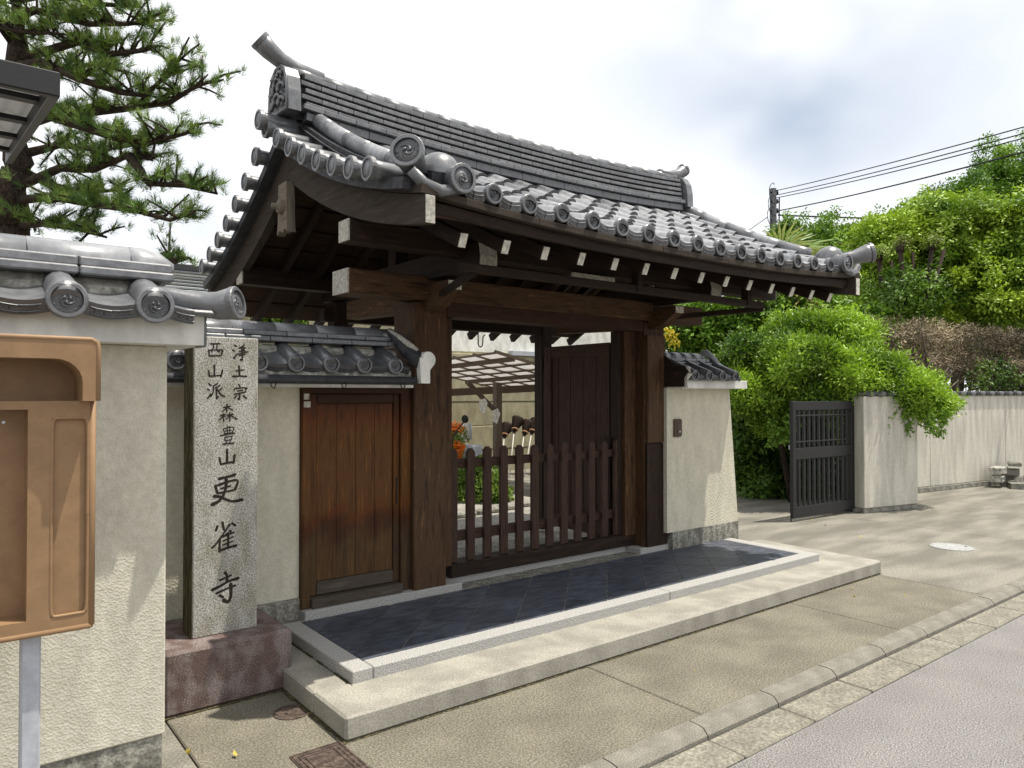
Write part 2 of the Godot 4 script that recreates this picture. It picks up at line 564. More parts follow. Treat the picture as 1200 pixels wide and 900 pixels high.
# ---------------------------------------------------------------- shared pieces
# tall box in steps, so that colours for weathering and painted light can change with height
func tall(lo: Vector3, hi: Vector3, steps: int, tint: Callable, bev := 0.005) -> ArrayMesh:
	var s := Shape.new()
	s.off = Vector2(rng.randf() * 7.0, rng.randf() * 7.0)
	var c := (lo + hi) * 0.5
	var d := hi - lo
	var hx := d.x * 0.5
	var hz := d.z * 0.5
	var ring := [Vector2(-hx + bev, hz), Vector2(hx - bev, hz), Vector2(hx, hz - bev), Vector2(hx, -hz + bev), Vector2(hx - bev, -hz), Vector2(-hx + bev, -hz), Vector2(-hx, -hz + bev), Vector2(-hx, hz - bev)]
	for k in steps:
		var y0 := lo.y + d.y * k / steps
		var y1 := lo.y + d.y * (k + 1) / steps
		var run := 0.0
		for i in 8:
			var p: Vector2 = ring[i]
			var q: Vector2 = ring[(i + 1) % 8]
			var l := (q - p).length()
			var v := [Vector3(c.x + p.x, y0, c.z + p.y), Vector3(c.x + q.x, y0, c.z + q.y), Vector3(c.x + q.x, y1, c.z + q.y), Vector3(c.x + p.x, y1, c.z + p.y)]
			var u := [Vector2(y0, run), Vector2(y0, run + l), Vector2(y1, run + l), Vector2(y1, run)]
			for t in [[0, 2, 1], [0, 3, 2]]:
				for j in t:
					s.st.set_color(tint.call(v[j]))
					s.st.set_uv(u[j] + s.off)
					s.st.add_vertex(v[j])
			run += l
	for y in [lo.y, hi.y]:
		var ctr := Vector3(c.x, y, c.z)
		for i in 8:
			var p: Vector2 = ring[i]
			var q: Vector2 = ring[(i + 1) % 8]
			s.st.set_color(tint.call(ctr))
			if y == hi.y:
				s.tri(ctr, Vector3(c.x + p.x, y, c.z + p.y), Vector3(c.x + q.x, y, c.z + q.y))
			else:
				s.tri(ctr, Vector3(c.x + q.x, y, c.z + q.y), Vector3(c.x + p.x, y, c.z + p.y))
	return s.done()


# round eave-tile end with three commas and a ring of beads, facing +z, its face at z = 0
func disc_mesh(r: float, deep := 0.03, beads := 14) -> ArrayMesh:
	var s := Shape.new(true)
	var turn := Transform3D(Basis(Vector3.RIGHT, PI / 2), Vector3.ZERO)
	var rf := r * 0.76
	s.smooth(false)
	s.lathe([Vector2(r, -deep), Vector2(r, -0.004), Vector2(r - 0.004, 0), Vector2(rf, 0)], 22, turn)
	s.tone = Color(0.22, 0.225, 0.24)
	s.lathe([Vector2(rf, 0), Vector2(rf - 0.003, -0.012), Vector2(0, -0.012)], 22, turn)
	s.tone = Color(0.42, 0.43, 0.45)
	s.smooth(true)
	for k in 3:
		var pts := []
		var rad := []
		for i in 7:
			var f := i / 6.0
			var a := TAU * k / 3.0 + f * 2.6
			var q := r * (0.13 + 0.33 * f)
			pts.append(Vector3(cos(a) * q, sin(a) * q, -0.010))
			rad.append(r * 0.105 * (1.0 - f * 0.85))
		s.tube(pts, rad, 6, true, Vector3.FORWARD)
	for k in beads:
		var a := TAU * k / beads
		var c := Vector3(cos(a), sin(a), 0) * r * 0.63
		var q := r * 0.055
		var p := []
		for i in 5:
			p.append(c + Vector3(cos(TAU * i / 5), sin(TAU * i / 5), 0) * q + Vector3(0, 0, -0.012))
		for i in 5:
			s.tri(c + Vector3(0, 0, -0.012 + q * 1.1), p[i], p[(i + 1) % 5])
	return s.done()


# pantile: a shallow trough with a roll in the middle; front edge at z = 0, running back to -l
func pantile(w: float, l: float, thick: float, roll := 0.045, hang := 0.0, rw := 0.24) -> ArrayMesh:
	var s := Shape.new(true)
	var us := [-0.5, -0.42, -0.33, -rw, -rw * 0.85, -rw * 0.45, 0.0, rw * 0.45, rw * 0.85, rw, 0.33, 0.42, 0.5]
	var top := []
	for u in us:
		var y := 0.0
		if absf(u) < rw - 0.001:
			y = roll * sqrt(1.0 - pow(u / rw, 2.0))
		else:
			y = -0.016 * sin((absf(u) - rw) / (0.5 - rw) * PI * 0.5)
		top.append(Vector2(u * w, y))
	for i in top.size() - 1:
		var a: Vector2 = top[i]
		var b: Vector2 = top[i + 1]
		s.quad(Vector3(a.x, a.y, 0), Vector3(b.x, b.y, 0), Vector3(b.x, b.y - 0.01, -l), Vector3(a.x, a.y - 0.01, -l))
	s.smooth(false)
	s.tone = Color(0.45, 0.45, 0.46) if hang > 0.0 else Color(0.3, 0.3, 0.31)  # front edge toned darker: the shade of each riser put into the colour
	for i in top.size() - 1:
		var a: Vector2 = top[i]
		var b: Vector2 = top[i + 1]
		var ta := thick + (hang if absf(us[i]) >= rw - 0.001 else 0.0)
		var tb := thick + (hang if absf(us[i + 1]) >= rw - 0.001 else 0.0)
		s.quad(Vector3(a.x, a.y - ta, 0), Vector3(b.x, b.y - tb, 0), Vector3(b.x, b.y, 0), Vector3(a.x, a.y, 0))
		s.quad(Vector3(b.x, b.y - tb, -0.012), Vector3(a.x, a.y - ta, -0.012), Vector3(a.x, a.y - ta, 0), Vector3(b.x, b.y - tb, 0))
		if hang > 0.0:
			s.quad(Vector3(b.x, b.y - tb, -0.012), Vector3(b.x, b.y - 0.012, -0.012), Vector3(a.x, a.y - 0.012, -0.012), Vector3(a.x, a.y - ta, -0.012))
	if hang > 0.0:
		# moulded border and a low scroll on the hanging face
		s.smooth(true)
		for sg in [-1.0, 1.0]:
			for row in [0.3, 0.95]:
				var pts := []
				for k in 5:
					var u := 0.26 + 0.24 * k / 4.0
					pts.append(Vector3(sg * u * w, -0.016 * sin(clampf((u - rw) / (0.5 - rw), 0.0, 1.0) * PI * 0.5) - thick - hang * row + thick * 0.5, 0.001))
				s.tube(pts, [0.004], 4, false)
			for k in 2:
				var u := 0.33 + 0.11 * k
				var ring := []
				for i in 7:
					var a := i / 6.0 * 4.6
					ring.append(Vector3(sg * (u * w + cos(a) * 0.011 * (1.0 - i * 0.08)), -0.012 - thick - hang * 0.42 + sin(a) * 0.010, 0.001))
				s.tube(ring, [0.0028], 4, false, Vector3.FORWARD)
	return s.done()


func roll_mesh(l: float, r0: float, r1: float, disc_r := 0.0, drop := 0.0) -> ArrayMesh:
	var s := Shape.new(true)
	s.tube([Vector3(0, -drop, 0), Vector3(0, 0, -l * 0.2), Vector3(0, 0, -l)], [r0, (r0 + r1) * 0.5, r1], 12, true)
	if disc_r > 0.0:
		s.tube([Vector3(0, 0, 0.0), Vector3(0, 0, -0.05)], [disc_r, r0], 16, false)
	return s.done()


func tile_mat() -> Material:
	return M.tile[[0, 0, 1, 2, 0, 1, 2][rng.randi() % 7]]


func pale_tile() -> Material:  # paler copy of the tile: sun on the tops put into the colour
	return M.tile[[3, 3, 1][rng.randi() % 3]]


# half-round cap tiles and flat courses that make the ridge of a wall, along x
func wall_ridge(p: Node3D, x0: float, x1: float, z: float, y: float, courses: Array, cap_r: float, seg: float, cap_squash := 0.8, pale := false):
	for c in courses:
		var hw: float = c[0]
		var hh: float = c[1]
		var x := x0 - rng.randf() * seg * 0.7
		while x < x1 - 0.01:
			var e := minf(x + seg, x1)
			if e > x0:
				part("flat_ridge_tile", bx2(Vector3(maxf(x, x0), y, z - hw), Vector3(e - 0.003, y + hh, z + hw), 0.006), pale_tile() if pale else tile_mat(), p)
			x += seg
		y += hh + 0.004
	var x := x0 - rng.randf() * seg * 0.5
	while x < x1 - 0.01:
		var e := minf(x + seg, x1)
		if e > x0:
			var s := Shape.new(true)
			var a := maxf(x, x0)
			var pts := [Vector3(a, 0, 0), Vector3(e - 0.004, 0, 0)]
			var rad := [cap_r, cap_r * 0.985]
			if e >= x1 - 0.001:
				pts = [Vector3(a, 0, 0), Vector3(e - 0.09, 0, 0), Vector3(e - 0.04, -0.008, 0), Vector3(e - 0.01, -0.022, 0), Vector3(e, -0.045, 0)]
				rad = [cap_r, cap_r, cap_r * 0.9, cap_r * 0.7, cap_r * 0.4]
			s.tube(pts, rad, 12, true, Vector3.UP, 0.0, PI)
			part("cap_tile", s.done(), pale_tile() if pale else tile_mat(), p, Transform3D(Basis.from_scale(Vector3(1, cap_squash, 1)), Vector3(0, y, z)))
		x += seg


# one course of eave tiles along x with round ends; z, y name the centre of the round faces
func eave_course(p: Node3D, xs: Array, w: float, z: float, y: float, l: float, slope: float, r: float, hang := 0.04, back := false, dim: Material = null):
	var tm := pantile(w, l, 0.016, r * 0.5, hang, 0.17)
	var dm := disc_mesh(r)
	var rm := roll_mesh(l * 0.98, r * 0.9, r * 0.78)
	for x in xs:
		var cm: Material = dim if dim else tile_mat()
		var b := Basis(Vector3.RIGHT, atan(slope))
		if back:
			b = Basis(Vector3.UP, PI) * b
		var t := part("eave_tile", tm, cm, p, Transform3D(b, Vector3(x, y - r * 0.05, z)))
		part("roll", rm, cm, t, Transform3D(Basis(), Vector3(0, 0.0, -0.004)))
		part("round_end", dm, M.tile[2] if rng.randf() < 0.6 else M.tile[0], t, Transform3D(Basis(Vector3.RIGHT, -atan(slope)), Vector3(0, 0, 0.012)))


func spread_x(a: float, b: float, step: float) -> Array:
	var o := []
	while a <= b + 0.001:
		o.append(a)
		a += step
	return o


# ---------------------------------------------------------------- ground
func build_ground():
	var g := solo("ground", bx2(Vector3(-300, -0.6, -400), Vector3(400, -0.16, 300), 0.0), M.earth, "", "", "", "structure")
	g.name = "ground"
	solo("road", bx2(Vector3(-60, -0.155, -2.045), Vector3(120, -0.052, 6.5), 0.0), M.asphalt, "", "", "", "structure")
	var gut := thing("gutter", "", "", Vector3.ZERO, "", "structure")
	var kerb := thing("kerb", "", "", Vector3.ZERO, "", "structure")
	var x := -2.54
	while x < 26.0:
		part("gutter_slab", bx2(Vector3(x + 0.004, -0.15, -2.05), Vector3(x + 0.611, -0.046 + rng.randf() * 0.003, -2.262), 0.006), M.gutter, gut)
		var k := PackedVector2Array([Vector2(-2.385, -0.15), Vector2(-2.385, 0.004), Vector2(-2.33, 0.004), Vector2(-2.295, -0.002), Vector2(-2.268, -0.03), Vector2(-2.264, -0.15)])
		var s := Shape.new()
		s.prism(k, Vector3(x + 0.615 + 0.004, rng.randf() * 0.003, 0), Vector3(0, 0, 1), Vector3.UP, 0.607)
		part("kerb_stone", s.done(), M.kerb, kerb)
		x += 0.615
	solo("kerb_far", bx2(Vector3(26.2, -0.15, -2.385), Vector3(120, 0.002, -2.264), 0.01), M.kerb, "", "", "", "structure")
	# pavement slabs, with open joints between them
	var pv := thing("pavement", "", "", Vector3.ZERO, "", "structure")
	var cuts := [-6.0, -1.3, 0.93, 3.12, 5.33, 6.80]
	for i in cuts.size() - 1:
		part("paving_slab", bx2(Vector3(cuts[i] + 0.004, -0.15, -5.2), Vector3(cuts[i + 1] - 0.004, 0.0, -2.389), 0.006), M.slab if cuts[i] > 0.5 else M.slab_light, pv)
	var drive := thing("driveway", "", "", Vector3.ZERO, "", "structure")
	var cx := [6.80, 9.62, 12.4, 15.2, 18.0, 22.0, 30.0, 60.0]
	for i in cx.size() - 1:
		part("concrete_slab", bx2(Vector3(cx[i] + 0.004, -0.15, -9.0), Vector3(cx[i + 1] - 0.004, 0.0, -2.389), 0.006), M.slab_light, drive)


# ---------------------------------------------------------------- step, granite frame, slate tiles
func build_platform():
	var st := thing("concrete_step", "", "", Vector3.ZERO, "", "structure")
	part("long_step", bx2(Vector3(1.54, 0.001, -3.62), Vector3(6.86, 0.12, -3.24), 0.012), M.step, st)
	part("side_slab", bx2(Vector3(1.54, 0.001, -4.66), Vector3(1.76, 0.117, -3.626), 0.01), M.step, st)
	part("end_slab", bx2(Vector3(6.36, 0.001, -4.52), Vector3(6.86, 0.118, -3.626), 0.01), M.step, st)
	var pf := thing("entrance_platform", "", "", Vector3.ZERO, "", "structure")
	part("bed", bx2(Vector3(1.76, 0.0, -5.6), Vector3(6.36, 0.1785, -3.64), 0.0), M.plinth, pf)
	var z0 := -3.585
	for c in [[1.742, 1.862], [1.866, 4.30], [4.304, 6.40]]:
		part("granite_kerb", bx2(Vector3(c[0], 0.02, z0 - 0.122), Vector3(c[1], 0.186, z0), 0.005), M.granite, pf)
	part("granite_kerb", bx2(Vector3(1.742, 0.02, -4.60), Vector3(1.862, 0.186, z0 - 0.125), 0.005), M.granite, pf)
	part("granite_kerb", bx2(Vector3(6.27, 0.02, -4.54), Vector3(6.40, 0.186, z0 - 0.125), 0.005), M.granite, pf)
	var ms := Shape.new()
	var mrun := [[Vector2(1.535, -4.0), Vector2(1.535, -3.235), 0.016], [Vector2(1.535, -3.235), Vector2(6.86, -3.235), 0.007], [Vector2(1.735, -4.5), Vector2(1.735, -3.58), 0.008], [Vector2(0.93, -4.025), Vector2(1.59, -4.025), 0.012]]
	for r in mrun.size():
		var q: Array = mrun[r]
		var n := int((q[1] - q[0]).length() / 0.05)
		for k in n:
			var p: Vector2 = q[0].lerp(q[1], (k + rng.randf()) / float(n))
			var w: float = q[2] * rng.randf_range(0.4, 1.7)
			ms.box(Vector3(p.x, (0.119 if r == 2 else 0.001) + w * 0.12, p.y), Vector3(0.075, w * 0.5, w) if absf(q[1].x - q[0].x) > 0.1 else Vector3(w, w * 0.5, 0.075), w * 0.15)
	part("moss", ms.done(), M.moss_stone, st).set_meta("kind", "stuff")
	# square slate tiles laid on the diagonal
	var r := Rect2(Vector2(1.866, -4.58), Vector2(6.266 - 1.866, 4.58 - 3.711))
	var frame := PackedVector2Array([r.position, Vector2(r.end.x, r.position.y), r.end, Vector2(r.position.x, r.end.y)])
	var d := 0.2985
	var u := Vector2(cos(PI / 4), -sin(PI / 4))
	var v := Vector2(sin(PI / 4), cos(PI / 4))
	var o := Vector2(2.087, -3.711)
	for i in range(-16, 20):
		for j in range(-14, 16):
			var a := o + u * i * d + v * j * d
			var g := 0.003
			var sq := PackedVector2Array([a + (u + v) * g, a + u * (d - g) + v * g, a + (u + v) * (d - g), a + u * g + v * (d - g)])
			for poly in Geometry2D.intersect_polygons(sq, frame):
				var area := 0.0
				for k in poly.size():
					area += poly[k].cross(poly[(k + 1) % poly.size()])
				if absf(area) < 0.002:
					continue
				var s := Shape.new()
				var flip := PackedVector2Array()
				for q in poly:
					flip.append(Vector2(q.x, -q.y))
				s.prism(flip, Vector3(0, 0.160, 0), Vector3.RIGHT, Vector3.FORWARD, 0.0215 + rng.randf() * 0.0012)
				part("slate_tile", s.done(), M.slate[rng.randi() % 3], pf)
	# stone sills under the gate
	part("threshold_stone", bx2(Vector3(1.895, 0.1, -4.80), Vector3(2.73, 0.236, -4.59), 0.006), M.granite, pf)
	part("threshold_stone", bx2(Vector3(3.14, 0.1, -5.0), Vector3(5.10, 0.236, -4.775), 0.006), M.granite, pf)
	part("post_base", bx2(Vector3(2.70, 0.1, -4.98), Vector3(3.137, 0.232, -4.602), 0.008), M.granite, pf)
	part("post_base", bx2(Vector3(5.103, 0.1, -4.98), Vector3(5.50, 0.232, -4.595), 0.008), M.granite, pf)
	solo("inner_court_floor", bx2(Vector3(-12, -0.1, -40), Vector3(6.55, 0.13, -5.62), 0.0), M.gravel, "", "", "", "structure")
	solo("inner_path", bx2(Vector3(3.0, 0.1, -5.9), Vector3(5.6, 0.17, -4.99), 0.004), M.plinth, "", "", "", "structure")


# ---------------------------------------------------------------- plastered walls with small tiled roofs
func scroll(p: Node3D, x: float, w: float, z0: float, y0: float, y1: float, mat: Material):
	# plastered end with a curled outline, thin along z
	var out := PackedVector2Array()
	var h := y1 - y0
	out.append(Vector2(x, y0))
	out.append(Vector2(x + w * 0.62, y0))
	out.append(Vector2(x + w * 0.62, y0 + h * 0.42))
	for k in 9:
		var a := -0.9 + k / 8.0 * 2.9
		out.append(Vector2(x + w * (0.5 + 0.5 * cos(a)), y0 + h * (0.74 + 0.26 * sin(a))))
	out.append(Vector2(x - w * 0.1, y0 + h * 0.8))
	var s := Shape.new()
	s.prism(out, Vector3(0, 0, z0), Vector3.RIGHT, Vector3.UP, 0.05)
	part("plaster_scroll", s.done(), mat, p)


func build_walls():
	# ---- the wall in front, nearest the camera
	var w := thing("roofed_wall", "cream plastered wall in front of the inscribed pillar, with sunlit grey tiled top", "wall")
	part("wall", bx2(Vector3(-2.6, 0.35, -3.36), Vector3(0.702, 1.836, -3.05), 0.006), M.stucco, w)
	part("plinth", bx2(Vector3(-2.6, 0.0, -3.352), Vector3(0.694, 0.349, -3.056), 0.004), M.plinth, w)
	var cor := Shape.new()
	cor.prism(PackedVector2Array([Vector2(-2.93, 1.836), Vector2(-2.925, 1.945), Vector2(-3.485, 1.945), Vector2(-3.48, 1.836)]), Vector3(0.803, 0, 0), Vector3(0, 0, 1), Vector3.UP, 3.4)
	part("cornice", cor.done(), M.plaster, w)
	var xs := spread_x(-2.105, 0.62, 0.272)
	eave_course(w, xs, 0.272, -2.852, 1.975, 0.24, 0.34, 0.064, 0.034, false, M.tile[1])
	eave_course(w, xs, 0.272, -3.56, 1.975, 0.24, 0.34, 0.064, 0.034, true)
	part("mortar_bed", bx2(Vector3(-2.6, 1.94, -3.32), Vector3(0.715, 2.082, -3.08), 0.03), M.mortar, w)
	wall_ridge(w, -2.6, 0.725, -3.2, 2.083, [[0.17, 0.032], [0.13, 0.036]], 0.088, 0.335, 0.78, true)
	# swept tile that ends the eave
	var fl := Shape.new(true)
	fl.tube([Vector3(0.60, 2.028, -3.0), Vector3(0.69, 2.012, -2.955), Vector3(0.78, 1.995, -2.945), Vector3(0.85, 1.99, -2.92), Vector3(0.905, 2.0, -2.865)], [0.03, 0.038, 0.045, 0.054, 0.064], 14)
	var fe := part("swept_end_tile", fl.done(), M.tile[0], w)
	part("round_end", disc_mesh(0.065, 0.02), M.tile[0], fe, Transform3D(Basis(Vector3.UP, 0.82) * Basis(Vector3.RIGHT, -0.15), Vector3(0.911, 2.001, -2.859)))
	part("drip_tongue", bx2(Vector3(0.79, 1.83, -3.02), Vector3(0.815, 1.99, -2.93), 0.006), M.tile[2], w)
	part("verge_pan", bx2(Vector3(0.70, 1.945, -3.4), Vector3(0.83, 1.965, -2.87), 0.008), M.tile[0], w)

	# ---- set-back wall with the small side door
	var b := thing("side_door_wall", "set-back plastered wall with a small brown side door under a tiled roof", "wall")
	part("wall", bx2(Vector3(-2.4, 0.31, -4.98), Vector3(1.892, 1.80, -4.68), 0.004), M.stucco_fine, b)
	part("plinth", bx2(Vector3(-2.4, 0.0, -4.99), Vector3(1.897, 0.309, -4.674), 0.004), M.plinth, b)
	part("eave_band", bx2(Vector3(-2.4, 1.756, -5.0), Vector3(2.60, 1.812, -4.45), 0.004), M.mortar, b)
	part("white_fascia", bx2(Vector3(-2.4, 1.695, -4.70), Vector3(2.66, 1.725, -4.52), 0.003), M.plaster, b)
	part("soffit_board", bx2(Vector3(-2.4, 1.725, -4.98), Vector3(2.62, 1.756, -4.50), 0.003), M.wood, b)
	var gp := Shape.new(true)
	gp.tube([Vector3(-2.4, 1.745, -4.40), Vector3(2.60, 1.742, -4.40)], [0.028], 12)
	var gpp := part("gutter_pipe", gp.done(), M.tile_dark, b)
	for x in [1.60, 2.06, 2.49]:
		var hk := Shape.new(true)
		hk.tube([Vector3(x, 1.76, -4.43), Vector3(x - 0.012, 1.70, -4.375), Vector3(x + 0.008, 1.685, -4.378), Vector3(x + 0.022, 1.72, -4.378), Vector3(x + 0.03, 1.77, -4.40)], [0.004], 6)
		part("gutter_hook", hk.done(), M.iron, gpp)
	var xb := spread_x(1.53 - 0.232 * 12, 2.47, 0.232)
	eave_course(b, xb, 0.232, -4.42, 1.85, 0.30, 0.42, 0.056, 0.03, false, M.tile[2])  # darker tile copy: shade from the gate roof put into its colour
	part("back_slope", bx2(Vector3(-2.4, 1.83, -5.2), Vector3(2.6, 1.86, -4.8), 0.0), M.tile_dark, b)
	part("mortar_bed", bx2(Vector3(-2.4, 1.80, -4.88), Vector3(2.60, 1.965, -4.64), 0.02), M.mortar, b)
	wall_ridge(b, -2.4, 2.60, -4.76, 1.986, [[0.15, 0.034], [0.115, 0.034]], 0.082, 0.28, 0.75)
	var sw := Shape.new(true)
	sw.tube([Vector3(2.57, 2.10, -4.72), Vector3(2.59, 2.03, -4.60), Vector3(2.605, 1.945, -4.50), Vector3(2.62, 1.90, -4.42), Vector3(2.62, 1.87, -4.37)], [0.03, 0.05, 0.055, 0.05, 0.045], 10)
	part("swept_end_tile", sw.done(), M.tile_dark, b)
	var sl := Shape.new(true)
	sl.tube([Vector3(2.555, 2.11, -4.69), Vector3(2.575, 2.05, -4.57), Vector3(2.60, 1.99, -4.47), Vector3(2.625, 1.955, -4.41)], [0.012, 0.022, 0.024, 0.012], 8)
	part("plaster_edge", sl.done(), M.worn_paint, b)
	scroll(b, 2.62, 0.115, -4.40, 1.725, 1.945, M.plaster)
	# door: frame, rails and boards, weathered grey towards the sill
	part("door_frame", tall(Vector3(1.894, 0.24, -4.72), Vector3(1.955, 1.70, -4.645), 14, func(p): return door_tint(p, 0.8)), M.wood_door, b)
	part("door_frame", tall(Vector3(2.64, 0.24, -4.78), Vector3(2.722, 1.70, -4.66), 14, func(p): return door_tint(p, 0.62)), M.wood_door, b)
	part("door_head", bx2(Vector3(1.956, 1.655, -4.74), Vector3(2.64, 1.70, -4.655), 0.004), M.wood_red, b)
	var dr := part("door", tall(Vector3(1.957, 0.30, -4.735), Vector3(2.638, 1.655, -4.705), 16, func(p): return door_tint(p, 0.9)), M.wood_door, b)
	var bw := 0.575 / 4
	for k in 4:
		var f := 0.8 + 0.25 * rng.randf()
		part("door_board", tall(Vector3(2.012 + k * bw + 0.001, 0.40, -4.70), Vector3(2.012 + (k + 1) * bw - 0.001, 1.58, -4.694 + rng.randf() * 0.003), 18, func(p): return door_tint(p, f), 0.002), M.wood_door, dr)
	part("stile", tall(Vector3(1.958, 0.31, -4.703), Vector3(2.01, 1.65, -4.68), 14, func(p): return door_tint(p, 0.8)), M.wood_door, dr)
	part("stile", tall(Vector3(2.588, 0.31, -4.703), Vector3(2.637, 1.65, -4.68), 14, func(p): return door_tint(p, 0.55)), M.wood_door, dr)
	part("rail", bx2(Vector3(2.012, 1.59, -4.703), Vector3(2.586, 1.65, -4.682), 0.003), M.wood_red, dr)
	part("rail", bx2(Vector3(2.012, 0.31, -4.703), Vector3(2.586, 0.395, -4.678), 0.003), M.wood_sill, dr)
	part("pull_slot", bx2(Vector3(2.605, 0.86, -4.681), Vector3(2.62, 1.05, -4.676), 0.002), M.iron, dr)
	part("door_sill", bx2(Vector3(1.956, 0.237, -4.78), Vector3(2.638, 0.30, -4.62), 0.006), M.wood_sill, b)
	for k in 2:
		part("name_plate", bx2(Vector3(1.902, 1.615 - 0.052 * k, -4.645), Vector3(1.938 + 0.01 * k, 1.655 - 0.052 * k, -4.636), 0.002), M.worn_paint, b)

	# ---- wall on the far side of the gate
	var r := thing("gate_side_wall", "cream plastered wall right beside the gate, carrying the small intercom, tiled on top", "wall")
	var ws := Shape.new()
	ws.prism(PackedVector2Array([Vector2(5.42, 0.345), Vector2(6.535, 0.345), Vector2(6.395, 1.71), Vector2(5.42, 1.71)]), Vector3(0, 0, -4.95), Vector3.RIGHT, Vector3.UP, 0.40)
	part("wall", ws.done(), M.stucco_fine, r)
	part("plinth", bx2(Vector3(5.50, 0.0, -4.94), Vector3(6.54, 0.344, -4.546), 0.004), M.plinth, r)
	part("cornice", bx2(Vector3(5.44, 1.705, -5.08), Vector3(6.46, 1.785, -4.38), 0.004), M.plaster, r)
	eave_course(r, [5.53, 5.74, 5.95, 6.16], 0.21, -4.31, 1.835, 0.36, 0.42, 0.05, 0.03)
	part("back_slope", bx2(Vector3(5.45, 1.80, -5.1), Vector3(6.27, 1.83, -4.7), 0.0), M.tile_dark, r)
	part("mortar_bed", bx2(Vector3(5.45, 1.78, -4.80), Vector3(6.22, 1.93, -4.58), 0.02), M.mortar, r)
	wall_ridge(r, 5.44, 6.12, -4.68, 1.93, [[0.13, 0.032], [0.10, 0.032]], 0.075, 0.16, 0.8)
	# boarded end against the gate post, with its plastered front edge
	var eb := Shape.new()
	eb.prism(PackedVector2Array([Vector2(-4.62, 1.72), Vector2(-4.36, 1.72), Vector2(-4.35, 1.80), Vector2(-4.31, 1.86), Vector2(-4.34, 1.91), Vector2(-4.45, 1.93), Vector2(-4.62, 2.04)]), Vector3(5.445, 0, 0), Vector3(0, 0, 1), Vector3.UP, 0.02)
	part("end_board", eb.done(), M.wood, r)
	var ec := Shape.new(true)
	ec.tube([Vector3(5.446, 1.71, -4.345), Vector3(5.446, 1.79, -4.345), Vector3(5.446, 1.84, -4.30), Vector3(5.446, 1.885, -4.305), Vector3(5.446, 1.915, -4.35)], [0.02, 0.02, 0.022, 0.022, 0.012], 8)
	part("plaster_edge", ec.done(), M.white_paint, r)
	var er := Shape.new(true)
	er.tube([Vector3(6.13, 2.06, -4.70), Vector3(6.16, 2.07, -4.66), Vector3(6.19, 2.02, -4.60), Vector3(6.22, 1.95, -4.56), Vector3(6.25, 1.92, -4.52)], [0.03, 0.038, 0.03, 0.026, 0.02], 10)
	part("ridge_end_scroll", er.done(), M.tile[3], r)
	var ic := thing("intercom", "small brown intercom box on the plastered wall beside the gate", "intercom", Vector3(5.56, 1.33, -4.55))
	part("case", bx(Vector3(0, 0, 0.012), Vector3(0.10, 0.17, 0.026), 0.006), M.bronze, ic)
	part("face", bx(Vector3(0.012, 0, 0.027), Vector3(0.07, 0.145, 0.006), 0.003), plain("brown_panel", rgb8(70, 52, 46), 0.4), ic)
	part("lens", bx(Vector3(0.012, -0.035, 0.032), Vector3(0.018, 0.018, 0.006), 0.003), plain("pale_button", rgb8(190, 186, 180), 0.3), ic)


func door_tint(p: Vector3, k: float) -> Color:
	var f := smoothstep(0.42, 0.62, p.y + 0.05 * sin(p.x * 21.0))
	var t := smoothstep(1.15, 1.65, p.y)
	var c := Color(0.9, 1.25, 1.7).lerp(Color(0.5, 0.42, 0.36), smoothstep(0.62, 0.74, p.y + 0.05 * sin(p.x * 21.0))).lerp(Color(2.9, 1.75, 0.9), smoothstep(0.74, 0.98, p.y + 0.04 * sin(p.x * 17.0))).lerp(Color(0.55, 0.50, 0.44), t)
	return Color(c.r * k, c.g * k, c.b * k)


# ---------------------------------------------------------------- the gate
const XC := 4.21
const ZR := -5.10
const XR := 4.09


func sori(x: float) -> float:
	return 0.07 * pow(absf(x - XC) / 2.1, 2.6)


func roof_y(x: float, d: float) -> float:
	return 2.685 + 0.33 * d + 0.078 * d * d + sori(x)


# the rear slope hangs a little lower at its eave
func rear_drop(d: float) -> float:
	return 0.12 * (1.0 - d / 1.85)


func verge_y(d: float) -> float:
	return 2.795 + 0.165 * d + 0.121 * d * d


